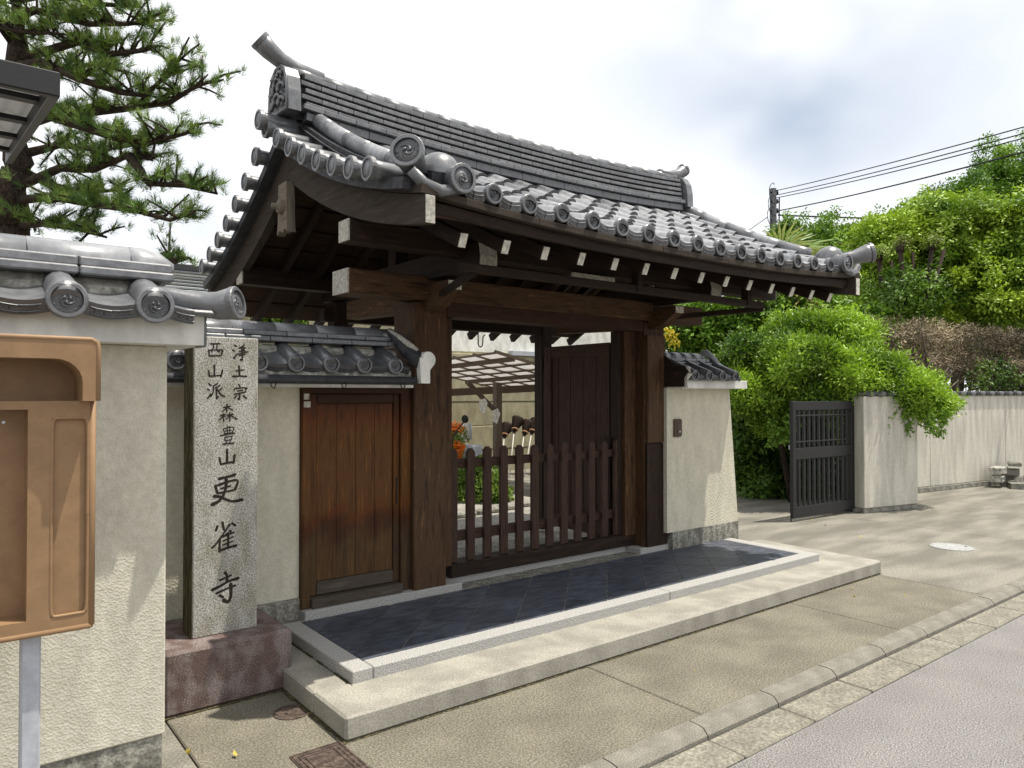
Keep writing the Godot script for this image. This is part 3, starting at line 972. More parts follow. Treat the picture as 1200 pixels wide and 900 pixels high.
func build_gate():
	var g := thing("temple_gate", "dark timber temple gate with a heavy curved roof of grey tiles", "gate")
	# --- posts and frame
	for k in 2:
		var lo := [Vector3(2.722, 0.232, -4.92), Vector3(5.185, 0.232, -4.92)][k] as Vector3
		var hi := [Vector3(3.0, 2.32, -4.62), Vector3(5.468, 2.32, -4.62)][k] as Vector3
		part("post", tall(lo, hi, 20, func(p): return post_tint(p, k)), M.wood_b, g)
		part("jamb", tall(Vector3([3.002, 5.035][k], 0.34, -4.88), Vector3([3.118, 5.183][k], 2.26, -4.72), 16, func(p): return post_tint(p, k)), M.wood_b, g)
	# boards fixed to the front of the far post, sunlight on the upper one put into a paler tint
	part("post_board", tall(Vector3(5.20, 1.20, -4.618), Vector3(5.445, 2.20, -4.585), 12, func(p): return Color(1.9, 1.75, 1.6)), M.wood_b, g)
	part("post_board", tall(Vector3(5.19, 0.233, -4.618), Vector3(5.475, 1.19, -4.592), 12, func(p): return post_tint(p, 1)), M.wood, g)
	part("lintel", bx2(Vector3(3.002, 2.235, -4.84), Vector3(5.18, 2.34, -4.62), 0.006), M.wood_red, g)
	part("crossbeam", bx2(Vector3(2.185, 2.335, -4.80), Vector3(5.98, 2.505, -4.56), 0.008), M.wood_b, g)
	part("beam_end", bx2(Vector3(2.17, 2.337, -4.798), Vector3(2.1845, 2.503, -4.562), 0.002), M.worn_paint, g)
	part("sill_beam", bx2(Vector3(3.12, 0.238, -4.90), Vector3(5.18, 0.345, -4.73), 0.008), M.wood, g)
	part("side_panel", bx2(Vector3(4.985, 0.346, -4.86), Vector3(5.034, 2.235, -4.76), 0.004), M.wood, g)
	part("door_stop", bx2(Vector3(4.945, 0.346, -4.90), Vector3(4.98, 1.25, -4.84), 0.004), M.wood, g)
	# cantilevered arms over the posts, upper and lower, with white painted ends
	for x in [2.86, 5.30]:
		var s := Shape.new()
		s.off = Vector2(rng.randf(), rng.randf())
		s.prism(PackedVector2Array([Vector2(-4.30, 2.385), Vector2(-4.30, 2.45), Vector2(-5.9, 2.45), Vector2(-5.9, 2.30), Vector2(-4.56, 2.26), Vector2(-4.45, 2.29), Vector2(-4.38, 2.34)]), Vector3(x + 0.058, 0, 0), Vector3(0, 0, 1), Vector3.UP, 0.116)
		part("lower_arm", s.done(), M.wood_b, g)
		part("arm_end", bx2(Vector3(x - 0.055, 2.387, -4.299), Vector3(x + 0.055, 2.448, -4.292), 0.001), M.white_paint, g)
		var t := Shape.new()
		t.prism(PackedVector2Array([Vector2(-3.905, 2.50), Vector2(-3.90, 2.56), Vector2(-3.915, 2.65), Vector2(-6.4, 2.65), Vector2(-6.4, 2.49), Vector2(-3.94, 2.478)]), Vector3(x + 0.07, 0, 0), Vector3(0, 0, 1), Vector3.UP, 0.14)
		part("upper_arm", t.done(), M.wood, g)
		var w := Shape.new()
		w.prism(PackedVector2Array([Vector2(-3.935, 2.482), Vector2(-3.898, 2.50), Vector2(-3.892, 2.56), Vector2(-3.907, 2.648), Vector2(-3.914, 2.648), Vector2(-3.899, 2.56), Vector2(-3.906, 2.502)]), Vector3(x + 0.068, 0, 0), Vector3(0, 0, 1), Vector3.UP, 0.136)
		part("arm_end", w.done(), M.worn_paint, g)
		part("king_post", bx2(Vector3(x - 0.06, 2.651, ZR - 0.06), Vector3(x + 0.06, 3.2, ZR + 0.06), 0.004), M.wood, g)
		part("rear_post", bx2(Vector3(x - 0.07, 0.17, -6.27), Vector3(x + 0.07, 2.48, -6.13), 0.006), M.wood, g)
		part("tie_beam", bx2(Vector3(x - 0.04, 1.92, -6.12), Vector3(x + 0.04, 2.05, -4.93), 0.004), M.wood, g)
	# purlins
	for q in [[-4.13, 2.575, 2.71, 1.95], [-6.17, 2.56, 2.70, 1.98], [ZR, 3.20, 3.36, 2.05]]:
		part("purlin", bx2(Vector3(q[3], q[1], q[0] - 0.07), Vector3(2 * XC - q[3], q[2], q[0] + 0.07), 0.006), M.wood, g)
		for sg in [0, 1]:
			var xe: float = q[3] - 0.013 if sg == 0 else 2 * XC - q[3] + 0.001
			part("purlin_end", bx2(Vector3(xe, q[1] + 0.002, q[0] - 0.068), Vector3(xe + 0.012, q[2] - 0.002, q[0] + 0.068), 0.002), M.worn_paint, g)
	part("rear_beam", bx2(Vector3(2.7, 2.30, -6.26), Vector3(5.6, 2.42, -6.14), 0.006), M.wood, g)
	part("pale_board", bx2(Vector3(3.74, 2.515, -4.058), Vector3(4.19, 2.565, -4.03), 0.003), M.worn_paint, g)
	# --- rafters with white ends, both slopes
	for k in 14:
		var x := 2.315 + 0.3035 * k
		if x > 6.3:
			break
		part("rafter", barm(Vector3(x, 2.515, -3.405), Vector3(x, 3.30, ZR - 0.02), 0.05, 0.082), M.wood, g)
		part("rafter_end", barm(Vector3(x, 2.5124, -3.40), Vector3(x, 2.5097, -3.394), 0.048, 0.08, 0.001), M.white_paint, g)
		part("rafter", barm(Vector3(x, 2.30, -6.83), Vector3(x, 3.22, ZR - 0.04), 0.05, 0.082), M.wood, g)
	# roof boards
	var n := 8
	for sd in 2:
		for k in n:
			var f0 := k / float(n)
			var f1 := (k + 1) / float(n)
			var a := Vector3(0, 2.60, -3.31).lerp(Vector3(0, 3.385, ZR), f0) if sd == 0 else Vector3(0, 2.375, -6.86).lerp(Vector3(0, 3.385, ZR), f0)
			var b := Vector3(0, 2.60, -3.31).lerp(Vector3(0, 3.385, ZR), f1 - 0.012) if sd == 0 else Vector3(0, 2.375, -6.86).lerp(Vector3(0, 3.385, ZR), f1 - 0.012)
			var s := Shape.new()
			s.off = Vector2(rng.randf() * 5, rng.randf() * 5)
			var dir := (b - a).normalized()
			var nn := Vector3(1, 0, 0).cross(dir).normalized()
			if nn.y < 0: nn = -nn
			s.box(Vector3.ZERO, Vector3(4.26, 0.02, (b - a).length()), 0.0, Transform3D(Basis(Vector3.RIGHT, nn, Vector3.RIGHT.cross(nn)), Vector3(XC, (a.y + b.y) * 0.5, (a.z + b.z) * 0.5)), 0)
			part("roof_board", s.done(), M.sheathing, g)
	# eave boards under the tiles, rising at the ends
	for sd in 2:
		var zf := -3.285 if sd == 0 else -6.915
		for k in 12:
			var x0 := 2.03 + 4.36 * k / 12.0
			var x1 := 2.03 + 4.36 * (k + 1) / 12.0
			var hi := Vector3(0, 2.628, zf)
			part("eave_board", barm(Vector3(x0, 2.628 - 0.12 * sd + sori(x0), zf), Vector3(x1, 2.628 - 0.12 * sd + sori(x1), zf), 0.06, 0.042, 0.004), M.wood_barge, g)
			part("eave_fascia", barm(Vector3(x0, 2.578 - 0.12 * sd + sori(x0) * 0.8, zf - 0.03 + 0.06 * sd), Vector3(x1, 2.578 - 0.12 * sd + sori(x1) * 0.8, zf - 0.03 + 0.06 * sd), 0.03, 0.06, 0.0), M.wood, g)
	build_bargeboards(g)
	build_roof_tiles(g)
	build_ridge(g)
	# --- bar on hangers under the eave, and its stay from the post
	part("hanging_bar", barm(Vector3(2.50, 2.425, -3.70), Vector3(5.68, 2.425, -3.70), 0.05, 0.055), M.wood, g)
	for x in [4.08, 5.45]:
		part("bar_hanger", bx2(Vector3(x - 0.03, 2.40, -3.735), Vector3(x + 0.03, 2.585, -3.665), 0.004), M.wood, g)
	part("bar_stay", barm(Vector3(5.33, 2.36, -4.45), Vector3(5.70, 2.40, -3.70), 0.035, 0.045), M.wood, g)
	part("bar_stay", barm(Vector3(2.83, 2.36, -4.45), Vector3(2.60, 2.40, -3.70), 0.035, 0.045), M.wood, g)
	# --- door leaf standing open inwards, with its boards, and iron hooks under the rear eave
	var lf := part("door_leaf", bx2(Vector3(5.03, 0.30, -5.82), Vector3(5.06, 2.14, -4.885), 0.004, 1), M.wood_picket, g)
	for k in 5:
		var z := -5.80 + k * 0.181
		part("leaf_board", bx2(Vector3(5.012, 0.42, z), Vector3(5.029, 2.05, z + 0.176), 0.003, 1), M.wood_picket, lf)
	part("leaf_rail", bx2(Vector3(4.995, 2.02, -5.82), Vector3(5.029, 2.14, -4.885), 0.004), M.wood_picket, lf)
	part("leaf_rail", bx2(Vector3(4.995, 0.30, -5.82), Vector3(5.029, 0.43, -4.885), 0.004), M.wood_picket, lf)
	part("leaf_rail", bx2(Vector3(4.99, 0.30, -5.83), Vector3(5.03, 2.142, -5.72), 0.004), M.wood_picket, lf)
	for q in [[Vector3(4.660, 2.226, -6.500), 0.0], [Vector3(5.512, 2.214, -6.500), 0.0]]:
		var c: Vector3 = q[0]
		var s := Shape.new(true)
		s.tube([c + Vector3(-0.032, 0.10, 0), c + Vector3(-0.03, -0.03, 0), c + Vector3(-0.018, -0.055, 0), c + Vector3(0, -0.062, 0), c + Vector3(0.018, -0.055, 0), c + Vector3(0.03, -0.03, 0), c + Vector3(0.034, 0.05, 0), c + Vector3(0.06, 0.075, 0)], [0.007], 8)
		part("iron_hook", s.done(), M.iron, g)


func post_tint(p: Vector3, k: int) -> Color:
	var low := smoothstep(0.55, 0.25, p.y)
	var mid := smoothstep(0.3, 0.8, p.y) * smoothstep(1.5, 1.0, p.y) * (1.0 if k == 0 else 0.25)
	var c := Color(0.8, 0.74, 0.7).lerp(Color(2.1, 1.6, 1.15), mid)  # warm band: orange grain, and light bounced off the ground put into the tint
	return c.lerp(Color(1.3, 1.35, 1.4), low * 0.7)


func build_bargeboards(g: Node3D):
	# curved outlines as (z, y): lower edge from eave to peak, then the upper edge back
	for sd in 2:
		for fr in 2:
			var lo := []
			var up := []
			for k in 11:
				var d := -0.02 + 1.87 * k / 10.0
				var yv := verge_y(d + 0.1) - (rear_drop(d) if fr == 1 else 0.0)
				var z := -3.25 - d
				if fr == 1:
					z = 2 * ZR - z
				var sag := 0.262 + 0.06 * d
				lo.append(Vector2(z, yv - sag - 0.02))
				up.append(Vector2(z, yv - 0.13))
			var x := 1.965 if sd == 0 else 2 * XC - 1.965 - 0.06
			var s := Shape.new()
			var t := Shape.new()
			s.off = Vector2(rng.randf() * 4, rng.randf())
			for k in 10:
				strip(s, x, x + 0.06, lo[k], lo[k + 1], up[k], up[k + 1], k == 0, fr == 1)
				var u0: Vector2 = up[k] + Vector2(0, 0.004)
				var u1: Vector2 = up[k + 1] + Vector2(0, 0.004)
				strip(t, x - 0.02, x + 0.08, u0, u1, u0 + Vector2(0, 0.045), u1 + Vector2(0, 0.045), k == 0, fr == 1)
			part("bargeboard", s.done(), M.wood_barge, g)
			part("barge_cap", t.done(), M.wood_barge, g)
			var e: Vector2 = lo[0]
			var e2: Vector2 = up[0]
			var zz := 0.001 if fr == 0 else -0.007
			part("barge_end", bx2(Vector3(x + 0.002, e.y + 0.003, e.x + zz), Vector3(x + 0.058, e2.y - 0.003, e.x + zz + 0.006), 0.001), M.white_paint if sd else M.worn_paint, g)
		# pendant under the peak with a round boss
		var xp := 1.955 if sd == 0 else 2 * XC - 1.955
		var y0 := 2.79
		var s2 := Shape.new()
		s2.off = Vector2(0, 0.3)
		s2.prism(PackedVector2Array([Vector2(-0.10, 0.0), Vector2(-0.045, 0.03), Vector2(0, 0.005), Vector2(0.045, 0.03), Vector2(0.10, 0.0), Vector2(0.085, 0.10), Vector2(0.075, 0.36), Vector2(-0.075, 0.36), Vector2(-0.085, 0.10)]), Vector3(xp + 0.03, y0, ZR), Vector3(0, 0, 1), Vector3.UP, 0.06)
		var gp := part("gable_pendant", s2.done(), M.wood_grey, g)
		var bs := Shape.new(true)
		var face := -1.0 if sd == 0 else 1.0
		bs.lathe([Vector2(0.055, 0), Vector2(0.052, 0.03), Vector2(0.03, 0.036), Vector2(0.022, 0.04), Vector2(0.018, 0.075), Vector2(0, 0.078)], 6, Transform3D(Basis(Vector3.FORWARD, PI / 2 * face), Vector3(xp + face * 0.03, y0 + 0.19, ZR)))
		part("boss", bs.done(), M.wood_grey, gp)


func strip(s: Shape, x0: float, x1: float, a: Vector2, b: Vector2, c: Vector2, d: Vector2, first: bool, flip: bool):
	# a, b lower edge and c, d upper edge as (z, y)
	var f := func(x: float, p: Vector2) -> Vector3: return Vector3(x, p.y, p.x)
	var q := [[f.call(x0, a), f.call(x0, b), f.call(x0, d), f.call(x0, c)], [f.call(x1, b), f.call(x1, a), f.call(x1, c), f.call(x1, d)], [f.call(x0, c), f.call(x0, d), f.call(x1, d), f.call(x1, c)], [f.call(x1, a), f.call(x1, b), f.call(x0, b), f.call(x0, a)]]
	if first:
		q.append([f.call(x0, a), f.call(x0, c), f.call(x1, c), f.call(x1, a)])
	for p in q:
		var uv := []
		for v in p:
			uv.append(Vector2(v.z, v.y + v.x))
		if flip:
			s.quad(p[0], p[1], p[2], p[3], uv[0], uv[1], uv[2], uv[3])
		else:
			s.quad(p[3], p[2], p[1], p[0], uv[3], uv[2], uv[1], uv[0])


func build_roof_tiles(g: Node3D):
	var w := 0.256
	var rows := 8
	var step := 1.74 / rows
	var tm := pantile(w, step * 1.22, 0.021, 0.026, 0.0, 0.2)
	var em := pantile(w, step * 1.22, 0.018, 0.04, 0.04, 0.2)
	var dm := disc_mesh(0.058)
	for j in rows:
		for i in range(-1, 16):
			var x := 2.422 + w * i
			var d := j * step
			var y0 := roof_y(x, d)
			var y1 := roof_y(x, d + step)
			var yl := roof_y(x - 0.1, d)
			var yr := roof_y(x + 0.1, d)
			var zc := Vector3(0, y0 - y1, step).normalized()
			var xc := Vector3(0.2, yr - yl, 0).normalized()
			var yc := zc.cross(xc).normalized()
			xc = yc.cross(zc)
			# the front edge sits on the tile below, so each row steps down
			var xf := Transform3D(Basis(xc, yc, zc).rotated(xc, -0.065), Vector3(x, y0 + 0.03, -3.25 - d))
			if i == -1 or i == 15:
				xf.basis.x *= 0.6
				xf.origin.x += 0.05 if i == -1 else -0.05
			var t := part("roof_tile", em if j == 0 else tm, pale_tile(), g, xf)
			if j == 0 and i > -1 and i < 15:
				part("round_end", dm, M.tile[2] if rng.randf() < 0.7 else M.tile[0], t, Transform3D(xf.basis.inverse() * Basis(), Vector3(0, 0, 0.006)))
	# the rear slope, which only shows along its edges
	var back := Shape.new(true)
	for j in 10:
		for i in 18:
			var p := []
			for q in [[0, 0], [1, 0], [1, 1], [0, 1]]:
				var x: float = 2.0 + 4.42 * (i + q[0]) / 18.0
				var d: float = 1.85 * (j + q[1]) / 10.0
				p.append(Vector3(x, roof_y(x, 1.85 - d) - 0.03 - rear_drop(1.85 - d), ZR - d))
			back.quad(p[1], p[0], p[3], p[2])
	var bt := part("rear_tiling", back.done(), M.tile_dark, g)
	bt.set_meta("kind", "stuff")
	var under := Shape.new(true)
	for j in 8:
		for i in 18:
			var p := []
			for q in [[0, 0], [1, 0], [1, 1], [0, 1]]:
				var x: float = 2.02 + 4.38 * (i + q[0]) / 18.0
				var d: float = 1.85 * (j + q[1]) / 8.0
				p.append(Vector3(x, roof_y(x, d) - 0.035, -3.26 - d))
			under.quad(p[0], p[1], p[2], p[3])
	part("tile_bed", under.done(), M.tile_dark, g)
	# verge rolls that point out over the gables
	var vm := roll_mesh(0.36, 0.056, 0.05, 0.0, 0.0)
	var vd := disc_mesh(0.068)
	for sd in 2:
		var face := -1.0 if sd == 0 else 1.0
		var xv := 1.80 if sd == 0 else 2 * XC - 1.80
		var out := Basis(Vector3.UP, face * PI / 2)
		for fr in 2:
			for k in 8:
				var d := 0.30 + k * 0.222
				var z := -3.25 - d
				if fr == 1:
					z = 2 * ZR - z
				var vr := part("verge_roll", vm, tile_mat(), g, Transform3D(out, Vector3(xv, verge_y(d) - (0.0 if fr == 0 else rear_drop(d)), z)))
				part("round_end", vd, M.tile[0], vr, Transform3D(Basis(), Vector3(0, 0, 0.004)))
			# dark bed between the rolls
			var s := Shape.new()
			for k in 9:
				var d0 := 0.06 + k * 0.2
				var d1 := d0 + 0.2
				var z0 := -3.25 - d0
				var z1 := -3.25 - d1
				if fr == 1:
					z0 = 2 * ZR - z0
					z1 = 2 * ZR - z1
				var a := Vector3(xv - face * 0.20, verge_y(d0) - 0.045, z0)
				var b := Vector3(xv - face * 0.20, verge_y(d1) - 0.045, z1)
				if fr == 1:
					a.y -= rear_drop(d0)
					b.y -= rear_drop(d1)
				a += Vector3(-face * 0.06, -0.02, 0)
				b += Vector3(-face * 0.06, -0.02, 0)
				s.bar(a, b, 0.36, 0.06)
				var c0 := Vector3(xv - face * 0.30, (verge_y(d0) + roof_y(2.1, d0)) * 0.5 - 0.03, z0)
				var c1 := Vector3(xv - face * 0.30, (verge_y(d1) + roof_y(2.1, d1)) * 0.5 - 0.03, z1)
				s.bar(c0, c1, 0.10, 0.14)
			part("verge_bed", s.done(), M.tile_dark, g)
			# descending ridge, a run of fat rolls
			for k in 5:
				var pts := []
				for q in 4:
					var d := 0.36 + (k + q / 3.0) * 0.29
					var z := -3.25 - d
					if fr == 1:
						z = 2 * ZR - z
					var x := 2.14 if sd == 0 else 2 * XC - 2.14
					pts.append(Vector3(x, roof_y(x, d) + 0.055, z))
				var q2 := Shape.new(true)
				q2.tube(pts, [0.056, 0.055, 0.055, 0.054], 12)
				part("descending_roll", q2.done(), M.tile[[1, 3][k % 2]], g)
			if fr == 1:
				continue
			# corner: dome, roll with a round face to the street, and a flared tile to the side
			var xd := 2.155 if sd == 0 else 2 * XC - 2.155
			var dome := Shape.new(true)
			dome.lathe([Vector2(0.118, -0.03), Vector2(0.118, 0.0), Vector2(0.108, 0.045), Vector2(0.085, 0.078), Vector2(0.05, 0.098), Vector2(0.018, 0.106), Vector2(0.012, 0.112), Vector2(0, 0.113)], 22, Transform3D(Basis(), Vector3(xd, roof_y(xd, 0.16) + 0.055, -3.40)))
			part("corner_dome", dome.done(), M.tile[1], g)
			var xr := 2.19 if sd == 0 else 2 * XC - 2.19
			var cr := Shape.new(true)
			cr.tube([Vector3(xr, 2.795, -3.215), Vector3(xr, 2.80, -3.26), Vector3(xr, 2.835, -3.38), Vector3(xr, 2.87, -3.5)], [0.079, 0.07, 0.06, 0.055], 14)
			var cp := part("corner_roll", cr.done(), M.tile[0], g)
			part("round_end", disc_mesh(0.081), M.tile[0], cp, Transform3D(Basis(), Vector3(xr, 2.795, -3.205)))
			var fl := Shape.new(true)
			var tip := Vector3(1.90, 2.905, -3.30) if sd == 0 else Vector3(6.72, 2.945, -3.25)
			var dg := Vector3(face * 0.72, 0.0, 0.69)
			fl.tube([tip, tip - dg * 0.05 + Vector3(0, -0.012, 0), tip - dg * 0.14 + Vector3(0, -0.04, 0), tip - dg * 0.26 + Vector3(0, -0.06, 0), tip - dg * 0.40 + Vector3(0, -0.06, 0)], [0.09, 0.08, 0.066, 0.058, 0.052], 16)
			var fp := part("flared_corner_tile", fl.done(), M.tile[0], g)
			part("round_end", disc_mesh(0.092), M.tile[0], fp, Transform3D(Basis(Vector3.UP, face * 0.806) * Basis(Vector3.RIGHT, -0.2), tip + dg * 0.012 + Vector3(0, 0.002, 0)))
			var xo := 1.885 if sd == 0 else 2 * XC - 1.885
			var pn := Shape.new(true)
			pn.tube([Vector3(xo - face * 0.30, 2.745, -3.25), Vector3(xo - face * 0.19, 2.715, -3.25), Vector3(xo - face * 0.09, 2.74, -3.26), Vector3(xo - face * 0.02, 2.80, -3.27)], [0.03, 0.034, 0.034, 0.03], 8)
			part("corner_pan", pn.done(), M.tile[2], g)


func build_ridge(g: Node3D):
	var half := 2.13
	var base := func(x: float) -> float: return 3.515 + 0.075 * pow(absf(x - XR) / half, 2.2)
	# courses from the bottom: half width, height
	var crs := [[0.150, 0.060], [0.182, 0.034], [0.140, 0.030], [0.134, 0.030], [0.128, 0.030], [0.122, 0.030], [0.114, 0.030]]
	var y := 0.0
	for c in crs.size():
		var hw: float = crs[c][0]
		var hh: float = crs[c][1]
		var seg := 0.245
		var x := XR - half + 0.08 - (0.12 if c % 2 else 0.0)
		while x < XR + half - 0.1:
			var a := maxf(x, XR - half + 0.05)
			var b := minf(x + seg, XR + half - 0.05)
			if b - a > 0.03:
				part("ridge_tile", barm(Vector3(a + 0.0015, base.call(a) + y + hh * 0.5, ZR), Vector3(b - 0.0015, base.call(b) + y + hh * 0.5, ZR), hw * 2, hh, 0.003), tile_mat() if c else M.tile[2], g)
			x += seg
		y += hh + (0.020 if c > 1 else 0.006)
	# dark core seen in the gaps between the courses
	for k in 12:
		var x0 := XR - half + 0.06 + (2 * half - 0.12) * k / 12.0
		var x1 := XR - half + 0.06 + (2 * half - 0.12) * (k + 1) / 12.0
		part("ridge_core", barm(Vector3(x0, base.call(x0) + y * 0.5, ZR), Vector3(x1, base.call(x1) + y * 0.5, ZR), 0.19, y - 0.02, 0.0), M.iron, g)
	# round cap course
	var xq := XR - half + 0.02
	while xq < XR + half - 0.05:
		var s := Shape.new(true)
		var b := minf(xq + 0.245, XR + half - 0.02)
		s.tube([Vector3(xq, base.call(xq) + y + 0.004, ZR), Vector3(b - 0.003, base.call(b) + y + 0.004, ZR)], [0.062, 0.06], 12)
		part("ridge_cap", s.done(), tile_mat(), g)
		xq += 0.245
	for sd in 2:
		var face := -1.0 if sd == 0 else 1.0
		var xe := XR + face * (half + 0.02)
		var yb: float = base.call(xe) + 0.03
		# arched end tile with a moulded face
		var o := PackedVector2Array([Vector2(-0.19, 0.0), Vector2(0.19, 0.0), Vector2(0.185, 0.14), Vector2(0.165, 0.24), Vector2(0.12, 0.31), Vector2(0.05, 0.35), Vector2(-0.05, 0.35), Vector2(-0.12, 0.31), Vector2(-0.165, 0.24), Vector2(-0.185, 0.14)])
		var s := Shape.new()
		s.prism(o, Vector3(xe + 0.045, yb, ZR), Vector3(0, 0, 1), Vector3.UP, 0.09)
		var og := part("arched_end_tile", s.done(), M.tile[0], g)
		var rl := Shape.new(true)
		var ring := []
		for p in o:
			ring.append(Vector3(xe + face * 0.046, yb + 0.015 + p.y * 0.93, ZR + p.x * 0.9))
		ring.append(ring[0])
		rl.tube(ring, [0.014], 6, false, Vector3.RIGHT)
		for q in [[0.0, 0.10, 0.06], [0.075, 0.17, 0.05], [-0.075, 0.17, 0.05], [0.0, 0.22, 0.055], [0.085, 0.07, 0.045], [-0.085, 0.07, 0.045], [0.05, 0.27, 0.03], [-0.05, 0.27, 0.03]]:
			var cv := []
			var cr := []
			for k in 9:
				var a := k / 8.0 * 5.5
				var rr: float = q[2] * (1.0 - k * 0.09)
				cv.append(Vector3(xe + face * (0.05 + 0.004 * k), yb + q[1] + sin(a) * rr, ZR + q[0] + cos(a) * rr * signf(q[0] + 0.01)))
				cr.append(0.017 - k * 0.0008)
			rl.tube(cv, cr, 6, true, Vector3.RIGHT)
		part("moulded_face", rl.done(), M.tile[2], og)
		# roll that rises from the ridge end
		var tb := Shape.new(true)
		var k := 1.0 if sd == 0 else 0.7
		tb.tube([Vector3(xe - face * 0.28, yb + 0.345, ZR), Vector3(xe - face * 0.08, yb + 0.365, ZR), Vector3(xe + face * 0.03 * k, yb + 0.365 + 0.035 * k, ZR), Vector3(xe + face * 0.115 * k, yb + 0.365 + 0.085 * k, ZR), Vector3(xe + face * 0.185 * k, yb + 0.365 + 0.14 * k, ZR)], [0.05, 0.054, 0.057, 0.058 + 0.008 * k, 0.056 + 0.018 * k], 16)
		var tp := part("rising_end_roll", tb.done(), M.tile[0], g)
		part("round_end", disc_mesh(0.057 + 0.018 * k), M.tile[2], tp, Transform3D(Basis(Vector3.UP, face * PI / 2).rotated(Vector3.FORWARD, face * -0.66), Vector3(xe + face * (0.185 * k + 0.005), yb + 0.37 + 0.14 * k, ZR)))
		# gable end of the ridge line, one more roll below the arched tile
		var rr2 := part("verge_roll", roll_mesh(0.36, 0.06, 0.055), M.tile[0], g, Transform3D(Basis(Vector3.UP, face * PI / 2), Vector3(XC + face * 2.46, 3.565, ZR)))
		part("round_end", disc_mesh(0.07), M.tile[0], rr2, Transform3D(Basis(), Vector3(0, 0, 0.004)))


# ---------------------------------------------------------------- to the right of the gate
func build_right_side():
	# black slatted gate standing ajar
	var h0 := Vector3(10.13, 0, -5.17)
	var h1 := Vector3(8.70, 0, -5.25)
	var len := (h1 - h0).length()
	var g := thing("slatted_gate", "black metal slatted gate standing ajar beside the ivy-draped wall end", "gate", h0)
	var dir := (h1 - h0).normalized()
	g.transform.basis = Basis(dir, Vector3.UP, dir.cross(Vector3.UP))
	var bar := func(called: String, lo: Vector3, hi: Vector3, par: Node3D) -> MeshInstance3D: return part(called, bx2(lo, hi, 0.004), M.black_metal, par)
	bar.call("stile", Vector3(0, 0.05, -0.025), Vector3(0.075, 1.56, 0.025), g)
	bar.call("stile", Vector3(len - 0.075, 0.05, -0.025), Vector3(len, 1.56, 0.025), g)
	bar.call("rail", Vector3(0.076, 1.44, -0.022), Vector3(len - 0.076, 1.555, 0.022), g)
	bar.call("rail", Vector3(0.076, 0.80, -0.022), Vector3(len - 0.076, 0.95, 0.022), g)
	bar.call("rail", Vector3(0.076, 0.05, -0.022), Vector3(len - 0.076, 0.19, 0.022), g)
	bar.call("thin_rail", Vector3(0.076, 1.36, -0.028), Vector3(len - 0.076, 1.38, -0.018), g)
	bar.call("thin_rail", Vector3(0.076, 1.02, -0.028), Vector3(len - 0.076, 1.04, -0.018), g)
	for k in 11:
		var x := 0.16 + k * (len - 0.32) / 10.0
		bar.call("upper_slat", Vector3(x - 0.02, 0.951, -0.015), Vector3(x + 0.02, 1.439, 0.015), g)
		bar.call("lower_slat", Vector3(x - 0.02, 0.191, -0.015), Vector3(x + 0.02, 0.799, 0.015), g)
	part("drop_bolt", bx2(Vector3(len - 0.05, 0.0, 0.03), Vector3(len - 0.035, 0.3, 0.045), 0.003), M.black_metal, g)
	part("latch", bx2(Vector3(len - 0.06, 0.93, 0.026), Vector3(len - 0.012, 0.99, 0.05), 0.004), M.post_grey, g)
	solo("gate_post", bx2(Vector3(10.15, 0, -5.32), Vector3(10.25, 1.66, -5.18), 0.005), M.black_metal, "square black metal post that carries the slatted gate", "post")
	# wall end beside it
	var w := thing("wall_end", "short grey wall end with rain streaks, half covered by hanging leaves", "wall")
	var ang := atan2(4.99 - 4.75, 11.17 - 10.10)
	var n := Vector2(sin(ang), -cos(ang))
	var a := Vector2(10.11, -5.0)
	var b := Vector2(11.18, -4.75)
	var s := Shape.new()
	flat_wall(s, a, b, n, 0.30, 0.07, 1.62)
	part("wall", s.done(), M.panel_wall, w)
	var s2 := Shape.new()
	flat_wall(s2, a - n * -0.01, b - n * -0.01, n, 0.28, 0.0, 0.069)
	part("plinth", s2.done(), M.plinth, w)
	for k in 5:
		var p := a.lerp(b, (k + 0.5) / 5.0) + n * 0.15
		var t := Shape.new()
		t.box(Vector3(0, 0.035, 0), Vector3(0.205, 0.07, 0.38), 0.02, Transform3D(Basis(Vector3.UP, ang), Vector3(p.x, 1.622, p.y)))
		part("coping_tile", t.done(), M.tile[k % 4], w)
	# long wall further along the drive
	var f := thing("boundary_wall", "long streaked grey wall with a dark tile coping, behind the concrete blocks", "wall")
	var a2 := Vector2(11.3, -5.75)
	var dd := Vector2(2.24, 0.35).normalized()
	var n2 := Vector2(dd.y, -dd.x)
	var at := 0.0
	for l in [2.0, 2.35, 2.35, 2.35, 2.35, 2.35, 2.35]:
		var p0: Vector2 = a2 + dd * (at + 0.004)
		var p1: Vector2 = a2 + dd * (at + l - 0.004)
		var q := Shape.new()
		flat_wall(q, p0, p1, n2, 0.18, 0.09, 1.63)
		part("wall_panel", q.done(), M.panel_wall, f)
		at += l
	var pl := Shape.new()
	flat_wall(pl, a2 + n2 * -0.02, a2 + dd * at + n2 * -0.02, n2, 0.22, 0.0, 0.085)
	part("plinth", pl.done(), M.plinth, f)
	var k2 := 0
	var t0 := 0.0
	while t0 < at:
		var p := a2 + dd * (t0 + 0.075) + n2 * 0.09
		var t := Shape.new()
		t.box(Vector3(0, 0.035, 0), Vector3(0.146, 0.075, 0.27), 0.02, Transform3D(Basis(Vector3.UP, -dd.angle()), Vector3(p.x, 1.632, p.y)))
		part("coping_tile", t.done(), [M.tile_dark, M.tile[2]][k2 % 2], f)
		k2 += 1
		t0 += 0.152
	# concrete blocks stacked by the wall
	var hb := hollow_block(0.39, 0.10, 0.19)
	var sb := bx(Vector3(0, 0.03, 0), Vector3(0.42, 0.06, 0.20), 0.008)
	var o := Vector3(14.944, 0.000, -4.877)
